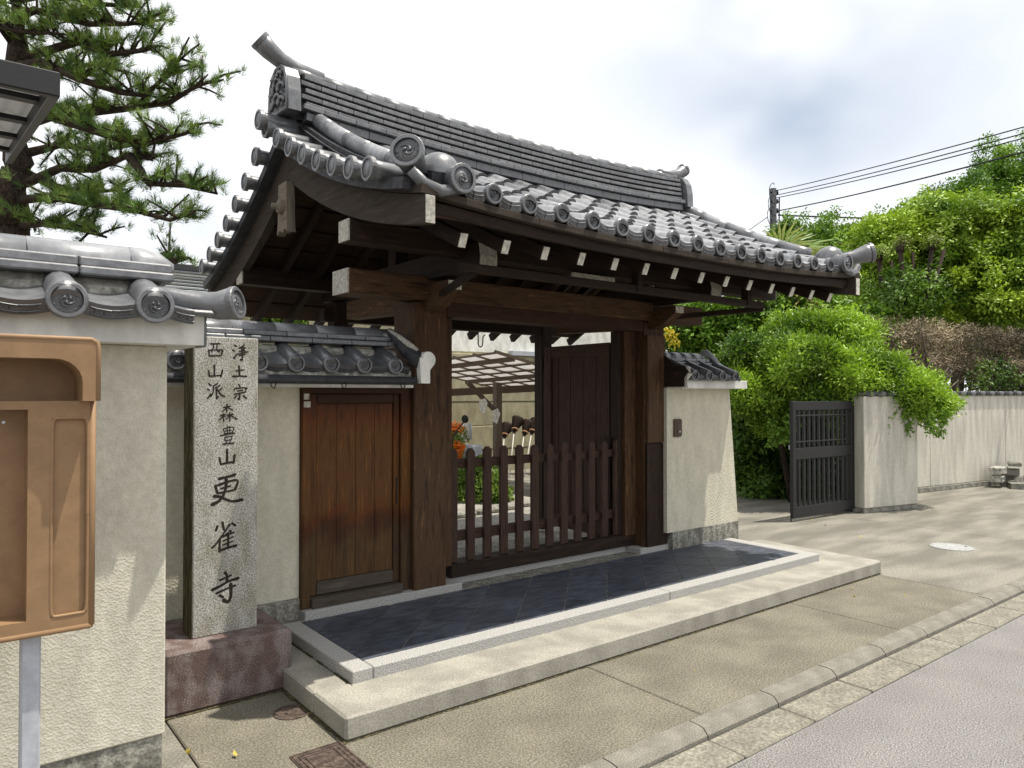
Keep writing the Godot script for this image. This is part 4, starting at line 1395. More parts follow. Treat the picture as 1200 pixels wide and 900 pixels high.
	var names := ["dark hollow concrete block lying lowest in the pile, its holes facing the drive", "hollow concrete block lying flat just behind the lowest one of the pile", "weathered upright concrete block at the wall end of the pile", "pale hollow block tilted across the front of the pile", "grey concrete block near the top of the pile", "thin grey slab overhanging the pile towards the wall", "topmost flat concrete slab of the pile", "hollow concrete block hidden low at the back of the pile"]
	var spots := [[0, Vector3(0, 0, 0.15), 0.5], [0, Vector3(0.38, 0, 0.45), 0.62], [0, Vector3(-0.05, 0.101, -0.10), 0.2], [0, Vector3(0.35, 0.101, 0.35), 0.75], [0, Vector3(0.33, 0.205, 0.02), 0.3], [1, Vector3(-0.02, 0.295, -0.1), 0.1], [1, Vector3(0.3, 0.37, 0.05), 0.35], [0, Vector3(0.55, 0.101, -0.1), 0.1]]
	for i in spots.size():
		var q: Array = spots[i]
		var m := solo("concrete_block", hb if q[0] == 0 else sb, [M.plinth, M.kerb, M.mortar][i % 3], names[i], "concrete block", "concrete blocks piled by the boundary wall")
		m.transform = Transform3D(Basis(Vector3.UP, q[2]), o + q[1])


func flat_wall(s: Shape, a: Vector2, b: Vector2, n: Vector2, thick: float, y0: float, y1: float):
	var c := (a + b) * 0.5 + n * thick * 0.5
	var d := b - a
	s.box(Vector3.ZERO, Vector3(d.length(), y1 - y0, thick), 0.008, Transform3D(Basis(Vector3.UP, -d.angle()), Vector3(c.x, (y0 + y1) * 0.5, c.y)), 1)


func hollow_block(l: float, h: float, w: float) -> ArrayMesh:
	var s := Shape.new()
	s.box(Vector3(0, 0.0125, 0), Vector3(l, 0.025, w), 0.003)
	s.box(Vector3(0, h - 0.0125, 0), Vector3(l, 0.025, w), 0.003)
	for k in 4:
		s.box(Vector3(-l / 2 + 0.02 + k * (l - 0.04) / 3.0, h / 2, 0), Vector3(0.036, h - 0.05, w - 0.002), 0.002)
	return s.done()


# ---------------------------------------------------------------- seen through the gate
func build_courtyard():
	var zb := -11.5
	# picket barrier across the opening
	var pk := thing("picket_barrier", "low brown picket barrier with pointed pales across the gate opening", "fence", Vector3(0, 0, -4.79))
	var xs := []
	for k in 12:
		xs.append(3.165 + k * 0.1655)
	for x in xs:
		var s := Shape.new()
		s.off = Vector2(rng.randf() * 5, rng.randf() * 5)
		var t: float = 1.225 + rng.randf_range(-0.006, 0.006)
		var hw := 0.036
		s.prism(PackedVector2Array([Vector2(0.35, -hw), Vector2(0.35, hw), Vector2(t - 0.03, hw), Vector2(t, 0.012), Vector2(t, -0.012), Vector2(t - 0.03, -hw)]), Vector3(x, 0, -0.008), Vector3.UP, Vector3.LEFT, 0.03)
		part("pale", s.done(), M.wood_picket, pk)
	part("rail", bx2(Vector3(3.125, 1.07, -0.052), Vector3(5.03, 1.14, -0.012), 0.004), M.wood_picket, pk)
	part("rail", bx2(Vector3(3.125, 0.50, -0.052), Vector3(5.03, 0.58, -0.012), 0.004), M.wood_picket, pk)
	# house wall with lapped boards
	var h := thing("beige_house", "beige boarded house wall at the back of the courtyard", "house")
	for k in 5:
		var y := 0.13 + k * 0.46
		part("siding_board", bx2(Vector3(6.9, y, zb - 0.06), Vector3(14.5, y + 0.452, zb + 0.008 * (k % 2)), 0.01), M.siding, h)
	part("upper_wall", bx2(Vector3(6.9, 2.46, zb - 0.2), Vector3(14.5, 4.4, zb - 0.09), 0.01), M.plaster, h)
	part("wall_core", bx2(Vector3(6.9, 0.1, zb - 0.2), Vector3(14.5, 2.455, zb - 0.061), 0.0), M.siding, h)
	part("blue_trim", bx2(Vector3(9.0, 2.42, zb - 0.09), Vector3(14.5, 2.52, zb + 0.04), 0.006), M.post_grey, h)
	part("side_wall", bx2(Vector3(6.88, 0.1, zb - 5.0), Vector3(7.05, 4.4, zb - 0.21), 0.0), M.siding, h)
	var cf := solo("courtyard_floor", bx2(Vector3(6.56, -0.1, -11.6), Vector3(18, 0.14, -9.05), 0.0), M.slab_light, "", "", "", "structure")
	solo("gravel_bed", bx2(Vector3(6.57, -0.1, -9.04), Vector3(6.9, 0.135, -5.7), 0.0), M.gravel, "", "", "", "structure")
	for k in 7:
		var p := Vector3(4.3 + k * 0.42, 0.13, -7.4 - 0.07 * k)
		solo("edging_stone", bx(p + Vector3(0, 0.03, 0), Vector3(0.36, 0.07, 0.13), 0.02), M.plinth, ["leftmost low edging stone in the courtyard gravel, behind the green bush", "second edging stone from the left in the courtyard gravel", "third edging stone of the row, between two pales", "middle edging stone of the row in the gravel", "edging stone just right of the middle of the row", "last but one edging stone towards the open gate leaf", "edging stone at the gate leaf end of the row"][k], "edging stone", "row of edging stones in the gravel")
	# carport with a translucent roof
	var cp := thing("carport", "dark framed carport with translucent roof sheets in the courtyard", "carport")
	var A := Vector3(5.983, 2.231, -8.007)
	var B := Vector3(5.975, 2.138, -10.557)
	var C := Vector3(8.390, 1.873, -8.668)
	var D := B + C - A
	var up := (B - A).cross(C - A).normalized()
	if up.y < 0: up = -up
	var grid := func(u: float, v: float) -> Vector3: return A + (B - A) * u + (C - A) * v
	for i in 5:
		for j in 6:
			var s := Shape.new()
			var q := [grid.call(i / 5.0 + 0.01, j / 6.0 + 0.01), grid.call((i + 1) / 5.0 - 0.01, j / 6.0 + 0.01), grid.call((i + 1) / 5.0 - 0.01, (j + 1) / 6.0 - 0.01), grid.call(i / 5.0 + 0.01, (j + 1) / 6.0 - 0.01)]
			s.quad(q[0], q[1], q[2], q[3])
			s.quad(q[3] + up * 0.004, q[2] + up * 0.004, q[1] + up * 0.004, q[0] + up * 0.004)
			part("roof_sheet", s.done(), M.poly, cp)
	for i in 6:
		part("purlin", barm(grid.call(i / 5.0, 0.0), grid.call(i / 5.0, 1.0), 0.03, 0.04, 0.0), M.bronze, cp)
	for j in 7:
		part("rafter", barm(grid.call(0.0, j / 6.0) - up * 0.02, grid.call(1.0, j / 6.0) - up * 0.02, 0.022 + 0.05 * float(j % 3 == 1), 0.03 + 0.05 * float(j % 3 == 1), 0.0), M.bronze, cp)
	var pt := Vector3(6.979, 1.542, -9.272)
	part("post", bx2(Vector3(pt.x - 0.055, 0.13, pt.z - 0.055), Vector3(pt.x + 0.055, 1.83, pt.z + 0.055), 0.006), M.bronze, cp)
	part("brace", barm(Vector3(6.264, 1.829, -9.065), pt + Vector3(0, -0.22, 0.05), 0.05, 0.06), M.bronze, cp)
	part("edge_beam", barm(Vector3(6.692, 1.678, -10.257), Vector3(8.252, 1.778, -9.032), 0.06, 0.12), M.bronze, cp)
	for q in [Vector3(6.506, 1.495, -9.008), Vector3(6.810, 1.334, -9.091)]:
		var which := "white paper slip tied halfway up the carport brace" if q.x < Vector3(6.647, 1.416, -9.026).x else "white paper slip tied where the carport brace meets its post"
		var t := Shape.new()
		t.prism(PackedVector2Array([Vector2(-0.05, -0.10), Vector2(0.02, -0.14), Vector2(0.07, 0.02), Vector2(0.03, 0.10), Vector2(-0.06, 0.06)]), q, Vector3(0.8, 0, 0.6), Vector3.UP, 0.012)
		solo("paper_slip", t.done(), M.white_paint, which, "paper", "paper slips on the carport brace")
	# brooms leaning heads up against the house wall
	var bl := ["leftmost broom, its head half hidden behind the carport post", "broom with the widest head, leaning next to the carport post", "middle broom leaning on the house wall, head drooping", "broom just behind the middle one, head tilted up", "rightmost broom, beside the open gate leaf"]
	var bt := [Vector3(8.469, 0.940, -11.037), Vector3(8.621, 1.053, -10.916), Vector3(8.774, 0.988, -10.797), Vector3(8.888, 1.020, -10.707), Vector3(9.040, 1.037, -10.588)]
	var bf := [Vector3(8.134, 0.249, -10.677), Vector3(8.244, 0.265, -10.590), Vector3(8.367, 0.234, -10.494), Vector3(8.453, 0.234, -10.427), Vector3(8.600, 0.249, -10.312)]
	for i in 5:
		var top: Vector3 = bt[i]
		var foot: Vector3 = bf[i]
		foot.y = 0.14
		var br := thing("broom", bl[i], "broom", foot, "brooms along the house wall")
		var d := top - foot
		var st := Shape.new(true)
		st.tube([Vector3.ZERO, d * 0.9], [0.011], 8)
		part("stick", st.done(), M.pale_stick, br)
		var hd := Shape.new(true)
		var side := Vector3(0.07, 0.02, 0)
		hd.tube([d * 0.86, d * 0.92 + side * 0.2, d * 1.0 + side * 0.5, d * 1.07 + side, d * 1.10 + side * 1.2], [0.03, 0.05, 0.09, 0.12, 0.135], 9)
		var hp := part("head", hd.done(), M.wood, br)
		var wr := Shape.new(true)
		wr.tube([d * 0.915 + side * 0.2, d * 0.93 + side * 0.24], [0.068], 9)
		part("binding", wr.done(), M.wood_light, hp)
	# flowers, boxes and mirror at the left of the opening
	var fp := Vector3(6.205, 0.488, -9.135)
	var pot := thing("flower_pot", "pot of orange flowers by the left gate post, on a box", "flower pot", Vector3(6.122, 0.717, -9.196))
	var ps := Shape.new(true)
	ps.lathe([Vector2(0.0, -0.12), Vector2(0.10, -0.12), Vector2(0.14, 0.10), Vector2(0.15, 0.12), Vector2(0.12, 0.12), Vector2(0.11, 0.09), Vector2(0, 0.09)], 14)
	part("pot", ps.done(), plain("orange_pot", rgb8(214, 112, 40), 0.6), pot)
	leaves(pot, "foliage", [[Vector3(0, 0.30, 0), Vector3(0.11, 0.14, 0.11)]], 45, sprig(8, 0.07, 0.03, 0.07, 31), M.leaf, Color(0.08, 0.16, 0.03), Color(0.16, 0.26, 0.05), 5)
	leaves(pot, "blossom", [[Vector3(0.02, 0.42, 0), Vector3(0.09, 0.07, 0.09)], [Vector3(-0.02, 0.16, 0.1), Vector3(0.09, 0.06, 0.08)]], 34, sprig(7, 0.06, 0.05, 0.04, 32), M.leaf, Color(0.85, 0.20, 0.02), Color(0.95, 0.36, 0.05), 6)
	var bxo := solo("plastic_box", bx(Vector3(6.445, 0.613, -9.326), Vector3(0.36, 0.52, 0.3), 0.02), M.post_grey, "pale plastic box behind the orange flowers", "box")
	for k in 2:
		var c := Vector3(6.420, 1.112, -9.336)
		var cn := Shape.new(true)
		cn.lathe([Vector2(0, 0), Vector2(0.05, 0), Vector2(0.05, 0.22), Vector2(0.04, 0.25), Vector2(0, 0.25)], 12, Transform3D(Basis(), c + Vector3(0.09 * k, -0.16, -0.05 * k)))
		solo("canister", cn.done(), [M.white_paint, M.post_grey][k], ["white canister on the pale plastic box", "grey canister standing next to the white one"][k], "canister")
	var mr := thing("round_mirror", "small round dark mirror on a thin bent arm above the orange flowers", "mirror", Vector3(6.125, 1.286, -8.929))
	var ml := Shape.new(true)
	ml.lathe([Vector2(0, 0.01), Vector2(0.054, 0.01), Vector2(0.062, 0), Vector2(0.054, -0.014), Vector2(0, -0.025)], 18, Transform3D(Basis(Vector3.RIGHT, PI / 2 - 0.2), Vector3.ZERO))
	part("head", ml.done(), M.iron, mr)
	var ma := Shape.new(true)
	ma.tube([Vector3(-0.03, -0.05, 0), Vector3(-0.16, -0.18, 0), Vector3(-0.22, -0.30, 0), Vector3(-0.22, -0.8, 0)], [0.011], 8)
	part("arm", ma.done(), M.iron, mr)
	var bush := thing("round_bush", "clipped green bush behind the picket barrier", "bush", Vector3(0, 0, 0))
	leaves(bush, "foliage", [[Vector3(6.215, 0.197, -8.624), Vector3(0.42, 0.42, 0.42)], [Vector3(6.261, 0.396, -8.839), Vector3(0.35, 0.35, 0.35)]], 1500, sprig(10, 0.055, 0.03, 0.07, 33), M.leaf, Color(0.10, 0.17, 0.025), Color(0.24, 0.33, 0.06), 7)
	var stm := Shape.new(true)
	stm.tube([Vector3(Vector3(6.215, 0.197, -8.624).x, 0.1, Vector3(6.215, 0.197, -8.624).z), Vector3(6.215, 0.197, -8.624)], [0.04, 0.02], 7)
	part("stem", stm.done(), M.bark, bush)


# ---------------------------------------------------------------- pillar, box, covers, pole, wires, metal roof
func build_street_things():
	# inscribed stone pillar
	var p := thing("stone_pillar", "tall pale granite pillar with carved black characters on a red stone base", "pillar", Vector3(0, 0, 0))
	part("base", bx2(Vector3(0.92, 0.0, -4.60), Vector3(1.592, 0.333, -4.03), 0.018), M.red_stone, p)
	var sh := part("shaft", bx2(Vector3(1.095, 0.333, -4.36), Vector3(1.443, 1.967, -4.18), 0.006), M.pillar, p)
	part("mossy_side", bx2(Vector3(1.091, 0.335, -4.358), Vector3(1.0945, 1.962, -4.184), 0.0), M.moss_stone, p)
	characters(sh)
	# moulded box on a grey post
	var b := thing("moulded_box", "tan moulded plastic box with a hood, on grey posts in front of the cream wall", "box")
	var zf := -2.575
	var r := Vector3(0.386, 1.817, -2.500)
	var rb := Vector3(0.388, 0.936, -2.500)
	var x1 := r.x
	var x0 := x1 - 0.80
	var y1 := r.y
	var y0 := rb.y
	var win := Vector3(0.214, 1.605, -2.575)
	var win2 := Vector3(0.218, 0.985, -2.575)
	var pa := Vector3(0.274, 1.579, -2.575)
	var pb := Vector3(0.369, 0.985, -2.575)
	var hood := Vector3(0.343, 1.630, -2.500)
	var hin := Vector3(0.262, 1.754, -2.500)
	part("back", bx2(Vector3(x0 + 0.004, y0 + 0.004, zf - 0.14), Vector3(x1 - 0.004, y1 - 0.004, zf - 0.095), 0.02), M.tan, b)
	var xm := (x0 + x1) * 0.5
	for sg in [1.0, -1.0]:
		var m := func(x: float) -> float: return x if sg > 0 else 2 * xm - x
		var face := func(xa: float, ya: float, xb: float, yb: float, z: float) -> void:
			part("face_panel", bx2(Vector3(minf(m.call(xa), m.call(xb)), ya, zf - 0.096), Vector3(maxf(m.call(xa), m.call(xb)), yb, z), 0.0), M.tan, b)
		face.call(win.x, win2.y, pa.x, hood.y, zf)
		face.call(pb.x, y0, x1, hood.y, zf)
		face.call(pa.x, y0, pb.x, pb.y, zf)
		face.call(pa.x, pa.y, pb.x, hood.y, zf)
		face.call(pa.x, pb.y, pb.x, pa.y, zf - 0.012)
		face.call(xm, y0, pa.x, win2.y, zf)
		face.call(xm, win.y, win.x, hood.y, zf)
		# soft beads round the sunk panel and the window
		var bead := Shape.new(true)
		for loop in [[pa.x, pb.y, pb.x, pa.y]]:
			var c := []
			for k in 65:
				var a := TAU * k / 64.0
				var cx: float = (loop[0] + loop[2]) * 0.5 + sgnpow(cos(a), 0.14) * (loop[2] - loop[0]) * 0.5
				var cy: float = (loop[1] + loop[3]) * 0.5 + sgnpow(sin(a), 0.14) * (loop[3] - loop[1]) * 0.5
				c.append(Vector3(m.call(cx), cy, zf - 0.003))
			bead.tube(c, [0.0055], 6, false, Vector3.FORWARD)
		part("panel_bead", bead.done(), M.tan, b)
		var eb := Shape.new(true)
		eb.tube([Vector3(m.call(x1) - 0.006 * sg, y0 + 0.008, zf - 0.008), Vector3(m.call(x1) - 0.006 * sg, hood.y, zf - 0.008)], [0.011], 8)
		part("rounded_edge", eb.done(), M.tan, b)
	var be := Shape.new(true)
	be.tube([Vector3(x0 + 0.006, y0 + 0.007, zf - 0.008), Vector3(x1 - 0.006, y0 + 0.007, zf - 0.008)], [0.011], 8)
	part("rounded_edge", be.done(), M.tan, b)
	# hood: rim with rounded inner corners
	var hp := PackedVector2Array()
	var ra := hood.x
	var cr := 0.07
	hp.append(Vector2(x1, hood.y))
	for k in 5:
		var a := k / 4.0 * PI / 2
		hp.append(Vector2(x1 - 0.02 + 0.02 * cos(a), y1 - 0.02 + 0.02 * sin(a)))
	for k in 5:
		var a := PI / 2 + k / 4.0 * PI / 2
		hp.append(Vector2(x0 + 0.02 + 0.02 * cos(a), y1 - 0.02 + 0.02 * sin(a)))
	hp.append(Vector2(x0, hood.y))
	hp.append(Vector2(2 * xm - ra, hood.y))
	for k in 7:
		var a := PI - k / 6.0 * PI / 2
		hp.append(Vector2(2 * xm - ra + cr + cr * cos(a), hin.y - cr + cr * sin(a)))
	for k in 7:
		var a := PI / 2 - k / 6.0 * PI / 2
		hp.append(Vector2(ra - cr + cr * cos(a), hin.y - cr + cr * sin(a)))
	hp.append(Vector2(ra, hood.y))
	var hs := Shape.new()
	hs.prism(hp, Vector3(0, 0, zf - 0.096), Vector3.RIGHT, Vector3.UP, 0.171)
	part("hood", hs.done(), M.tan, b)
	var he := Shape.new(true)
	he.tube([Vector3(x0 + 0.02, y1 - 0.004, zf + 0.070), Vector3(x1 - 0.02, y1 - 0.004, zf + 0.070), Vector3(x1 - 0.006, y1 - 0.012, zf + 0.070), Vector3(x1 - 0.003, y1 - 0.03, zf + 0.070), Vector3(x1 - 0.003, hood.y, zf + 0.070)], [0.008], 8)
	part("hood_edge", he.done(), M.tan, b)
	part("screw", bx(Vector3(0.154, 1.569, -2.570), Vector3(0.008, 0.008, 0.02), 0.002), M.post_grey, b)
	var q := Vector3(0.205, 0.796, -2.620)
	var q2 := Vector3(0.256, 0.784, -2.620)
	part("post", bx2(Vector3(q.x, 0.0, -2.68), Vector3(q2.x, y0 + 0.003, -2.62), 0.005), M.post_grey, b)
	part("post", bx2(Vector3(2 * xm - q2.x, 0.0, -2.68), Vector3(2 * xm - q.x, y0 + 0.003, -2.62), 0.005), M.post_grey, b)
	# covers let into the pavement
	var rc := thing("round_cover", "small round rust brown cover in the pavement by the red stone base", "cover", Vector3(1.465, 0.0, -3.72))
	var rs := Shape.new()
	rs.lathe([Vector2(0.092, -0.01), Vector2(0.092, 0.005), Vector2(0.086, 0.006), Vector2(0.082, 0.004), Vector2(0, 0.005)], 28)
	part("plate", rs.done(), M.cover, rc)
	part("key_hole", bx(Vector3(-0.03, 0.0055, 0.01), Vector3(0.014, 0.003, 0.014), 0.001), M.iron, rc)
	var sc := thing("square_cover", "square rust brown cover with raised border, at the corner of the concrete step", "cover", Vector3(1.40, 0.0, -3.06))
	part("plate", bx(Vector3(0, 0.0, 0), Vector3(0.25, 0.012, 0.42), 0.003), M.cover, sc)
	for k in 3:
		var i := 0.012 + k * 0.022
		for e in [[-1, 0], [1, 0], [0, -1], [0, 1]]:
			var hx := 0.125 - i
			var hz := 0.21 - i
			var c := Vector3(e[0] * hx, 0.0075, e[1] * hz)
			part("raised_border", bx(c, Vector3(0.008 if e[0] else hx * 2, 0.005, 0.008 if e[1] else hz * 2), 0.001), M.cover, sc)
	for k in 7:
		var a := k * 0.9
		part("raised_mark", barm(Vector3(cos(a) * 0.015, 0.0065, sin(a) * 0.025), Vector3(cos(a) * 0.05, 0.0065, sin(a) * 0.08), 0.007, 0.004, 0.001), M.cover, sc)
	var wc := thing("pale_cover", "pale round cover lying flush in the concrete drive", "cover", Vector3(8.65, 0.0, -3.33))
	var wv := Shape.new()
	wv.lathe([Vector2(0.21, -0.01), Vector2(0.21, 0.006), Vector2(0.196, 0.007), Vector2(0.192, 0.003), Vector2(0.182, 0.003), Vector2(0.178, 0.006), Vector2(0, 0.0065)], 32)
	part("plate", wv.done(), M.white_cover, wc)
	part("key_hole", bx(Vector3(0.12, 0.007, 0.09), Vector3(0.025, 0.003, 0.02), 0.001), M.iron, wc)
	# utility pole and its wires
	var up := Vector3(23.261, 8.051, -14.690)
	var pole := thing("utility_pole", "dark utility pole rising behind the right end of the gate roof", "utility pole", Vector3(up.x, 0, up.z))
	var pm := Shape.new(true)
	var ph := Vector3(23.254, 8.927, -14.681).y
	pm.tube([Vector3.ZERO, Vector3(0, ph, 0)], [0.16, 0.11], 12)
	part("shaft", pm.done(), plain("dark_pole", rgb8(58, 60, 66), 0.8), pole)
	for k in 4:
		part("bracket", bx(Vector3(0.05, ph - 0.15 - k * 0.33, 0), Vector3(0.5 - 0.1 * (k % 2), 0.05, 0.05), 0.01), M.iron, pole)
	for k in 3:
		var ins := Shape.new(true)
		ins.lathe([Vector2(0, 0), Vector2(0.05, 0), Vector2(0.06, 0.05), Vector2(0.035, 0.08), Vector2(0.05, 0.12), Vector2(0, 0.15)], 10, Transform3D(Basis(), Vector3(0.25, ph - 0.14 - k * 0.33, 0)))
		part("insulator", ins.done(), M.iron, pole)
	for k in 5:
		var lp := Shape.new(true)
		var pts := []
		for i in 13:
			var a := i / 12.0 * PI * 1.3 - 0.6
			var sg := -1.0 if k < 3 else 1.0
			pts.append(Vector3(sg * (0.1 + 0.42 * sin(maxf(a, 0.0)) * (0.7 + 0.15 * k)), ph - 0.2 - 0.42 * k + 0.36 * cos(a), 0.1))
		lp.tube(pts, [0.013], 5, false)
		part("cable_loop", lp.done(), M.iron, pole)
	part("lead", barm(Vector3(0.2, ph - 0.3, 0.12), Vector3(0.16, ph - 2.2, 0.12), 0.03, 0.04), M.iron, pole)
	var wl := ["top power line running from the pole to the upper edge", "second power line from the top of the pole", "third power line, just below the second", "thick lower cable rising from the pole towards the trees", "nearly level dark cable leaving the pole into the trees", "short thin stay wire dropping from the pole behind the roof"]
	var s0 := [Vector3(23.278, 8.836, -14.663), Vector3(23.303, 8.685, -14.646), Vector3(23.328, 8.595, -14.629), Vector3(23.403, 8.142, -14.578), Vector3(23.404, 7.991, -14.579), Vector3(23.120, 7.930, -14.804)]
	var s1 := [Vector3(16.650, 6.934, -3.372), Vector3(16.651, 6.813, -3.374), Vector3(16.652, 6.723, -3.375), Vector3(16.654, 6.481, -3.377), Vector3(32.709, 8.827, -12.352), Vector3(21.550, 7.079, -14.778)]
	for i in 6:
		var a: Vector3 = s0[i]
		var c: Vector3 = s1[i]
		var pts := []
		for k in 17:
			var f := k / 16.0
			pts.append(a.lerp(c, f) - Vector3(0, [0.07, 0.08, 0.09, 0.1, 0.05, 0.0][i] * 4.0 * f * (1.0 - f), 0))
		var s := Shape.new(true)
		s.tube(pts, [[0.014, 0.014, 0.014, 0.019, 0.03, 0.012][i]], 6)
		solo("power_line", s.done(), M.iron, wl[i], "power line", "wires at the utility pole")
	# corner of a dark metal roof, top left
	var mr := thing("metal_roof", "dark framed corrugated metal roof corner over the cream wall", "roof")
	var a := Vector3(0.500, 3.273, -4.500)
	var e := Vector3(0.500, 3.752, -8.028) if false else Vector3(a.x, a.y + 0.42, -7.6)
	var dl := Vector3(-3.0, 0, 0)
	part("fascia", barm(a, a + dl, 0.05, 0.13, 0.006), M.black_metal, mr)
	part("side_beam", barm(a + Vector3(-0.025, -0.02, 0), e + Vector3(-0.025, -0.02, 0), 0.05, 0.09, 0.004), M.black_metal, mr)
	var bk := e - a
	for k in 4:
		var f := 0.16 + 0.24 * k
		part("cross_bar", barm(a + bk * f + Vector3(-0.03, 0.0, 0), a + bk * f + dl + Vector3(0, 0.0, 0), 0.07, 0.03, 0.0), M.black_metal, mr)
	var cs := Shape.new(true)
	var nn := 60
	for k in nn * 2:
		var xa := -0.03 - 2.9 * k / (nn * 2.0)
		var xb := -0.03 - 2.9 * (k + 1) / (nn * 2.0)
		var ya := 0.035 + 0.012 * sin(k * PI / 2)
		var yb := 0.035 + 0.012 * sin((k + 1) * PI / 2)
		cs.quad(a + Vector3(xb, yb, 0), a + Vector3(xa, ya, 0), a + bk + Vector3(xa, ya, 0), a + bk + Vector3(xb, yb, 0))
	part("corrugated_sheet", cs.done(), M.sheet, mr)
	for k in 2:
		part("post", bx2(Vector3(a.x - 0.9 - k * 1.9, 0, -6.6), Vector3(a.x - 0.82 - k * 1.9, a.y + 0.24, -6.52), 0.004), M.black_metal, mr)
	# tiled roof of a house far behind
	var hr := thing("distant_roof", "grey tiled roof of a house far behind the walls", "house")
	var hc := Vector3(6.866, 5.032, -27.599)
	for k in 9:
		part("tile_row", barm(hc + Vector3(-4.0, 0.16 * k, -0.28 * k), hc + Vector3(2.6, 0.16 * k, -0.28 * k), 0.36, 0.06, 0.0), M.tile[k % 4], hr)
	part("wall", bx2(hc + Vector3(-3.8, -4.0, -2.3), hc + Vector3(2.4, -0.05, -0.2), 0.0), M.siding, hr)
	part("ridge", barm(hc + Vector3(-4.1, 1.5, -2.5), hc + Vector3(2.7, 1.5, -2.5), 0.3, 0.25, 0.02), M.tile_dark, hr)


func sgnpow(v: float, e: float) -> float:
	return signf(v) * pow(absf(v), e)


# brush strokes: width, then points, on a grid of a tenth of a reading unit
func characters(sh: Node3D):
	var C := {}
	C["west"] = [[385, 0], [15, 100, 194, 215, 186], [12, 140, 195, 132, 240, 112, 288], [12, 178, 192, 176, 266, 212, 280], [15, 80, 262, 92, 338], [13, 80, 266, 242, 256], [15, 242, 256, 224, 328], [14, 92, 332, 226, 326]]
	C["mountain_a"] = [[385, 0], [18, 148, 432, 148, 565], [16, 84, 500, 92, 574], [15, 92, 568, 226, 556], [18, 242, 488, 222, 578]]
	C["branch"] = [[385, 0], [16, 82, 652, 114, 676], [15, 70, 714, 100, 732], [15, 72, 824, 92, 800, 110, 770], [14, 188, 648, 160, 668, 130, 682], [13, 140, 686, 136, 750, 108, 806], [14, 166, 690, 170, 740, 178, 832], [13, 178, 826, 200, 800], [12, 216, 666, 190, 690, 168, 700], [13, 240, 700, 190, 742], [15, 178, 716, 225, 780, 272, 802]]
	C["pure"] = [[385, 0], [16, 374, 194, 406, 212], [15, 354, 254, 382, 266], [16, 368, 356, 388, 330, 405, 305], [14, 494, 186, 470, 210, 430, 232], [12, 446, 226, 506, 220, 480, 248], [13, 428, 266, 502, 256], [13, 412, 302, 542, 268], [13, 428, 318, 502, 302], [12, 502, 256, 496, 312], [16, 466, 232, 470, 368, 446, 358]]
	C["earth"] = [[385, 0], [18, 432, 432, 440, 560], [14, 394, 502, 494, 488], [17, 356, 566, 440, 562, 528, 564]]
	C["sect"] = [[385, 0], [16, 428, 658, 448, 688], [14, 376, 732, 384, 708], [14, 384, 708, 525, 700, 505, 726], [13, 410, 738, 482, 728], [14, 374, 778, 522, 746], [16, 440, 756, 440, 832, 420, 824], [15, 406, 790, 380, 826], [16, 480, 790, 526, 828]]
	C["forest"] = [[465, 0], [14, 295, 86, 290, 188], [13, 248, 132, 342, 116], [11, 286, 130, 268, 155, 242, 176], [12, 300, 130, 365, 166], [13, 250, 196, 256, 298], [12, 212, 228, 282, 212], [10, 250, 226, 230, 255, 202, 280], [10, 262, 226, 282, 242], [13, 326, 190, 330, 294], [12, 290, 222, 372, 208], [10, 322, 222, 305, 250, 282, 268], [13, 334, 220, 375, 250, 418, 270]]
	C["plenty"] = [[465, 0], [11, 252, 376, 268, 436], [11, 262, 378, 372, 364, 356, 432], [10, 300, 342, 300, 432], [10, 330, 342, 328, 432], [9, 268, 406, 356, 398], [11, 264, 436, 356, 430], [13, 218, 458, 300, 446, 392, 434], [11, 268, 482, 276, 522], [11, 270, 482, 352, 470, 342, 514], [10, 274, 518, 342, 510], [11, 284, 530, 296, 552], [11, 336, 524, 324, 552], [14, 246, 558, 382, 550]]
	C["mountain_b"] = [[465, 0], [24, 298, 616, 300, 782], [20, 212, 712, 226, 794], [20, 224, 792, 376, 772], [24, 388, 686, 374, 790]]
	C["again"] = [[545, 0], [26, 198, 162, 300, 145, 402, 122], [24, 164, 232, 180, 290, 198, 332], [22, 182, 236, 416, 188, 386, 310], [18, 222, 278, 346, 252], [20, 198, 328, 392, 302], [27, 290, 152, 286, 270, 250, 368, 196, 425, 120, 456], [25, 142, 356, 220, 370, 300, 412, 380, 436, 490, 424]]
	C["sparrow"] = [[545, 0], [24, 248, 662, 268, 764], [24, 196, 702, 174, 762], [22, 358, 690, 404, 728], [17, 338, 695, 300, 750, 240, 830, 180, 910, 128, 956], [22, 222, 846, 216, 1012], [15, 226, 850, 316, 800], [22, 330, 775, 352, 792], [16, 255, 838, 392, 800], [14, 250, 888, 380, 852], [14, 250, 936, 378, 902], [24, 212, 996, 320, 972, 420, 958], [19, 318, 790, 316, 980]]
	C["temple"] = [[630, 0], [26, 278, 402, 300, 440, 308, 525], [20, 218, 490, 290, 470, 358, 448], [25, 128, 588, 220, 560, 330, 515, 448, 495], [20, 180, 638, 300, 600, 412, 576], [30, 348, 540, 352, 640, 348, 700, 318, 752, 258, 720], [24, 216, 660, 268, 694]]
	var z := -4.1795
	for name in C:
		var s := Shape.new()
		var lift := 0.0
		var oy: float = C[name][0][0]
		for k in range(1, C[name].size()):
			var st: Array = C[name][k]
			var w: float = st[0] / 2120.0 * 0.5 * 1.5
			var pts := []
			for i in range(1, st.size(), 2):
				var px: float = 235.0 + st[i] / 10.0
				var py: float = oy + st[i + 1] / 10.0
				pts.append(Vector2(1.10 + (px - 228.0) / 214.0, 1.965 - (py - 396.0) / 211.6))
			brush(s, pts, w, z + lift)
			lift += 0.0001
		part("character", s.done(), M.ink, sh)


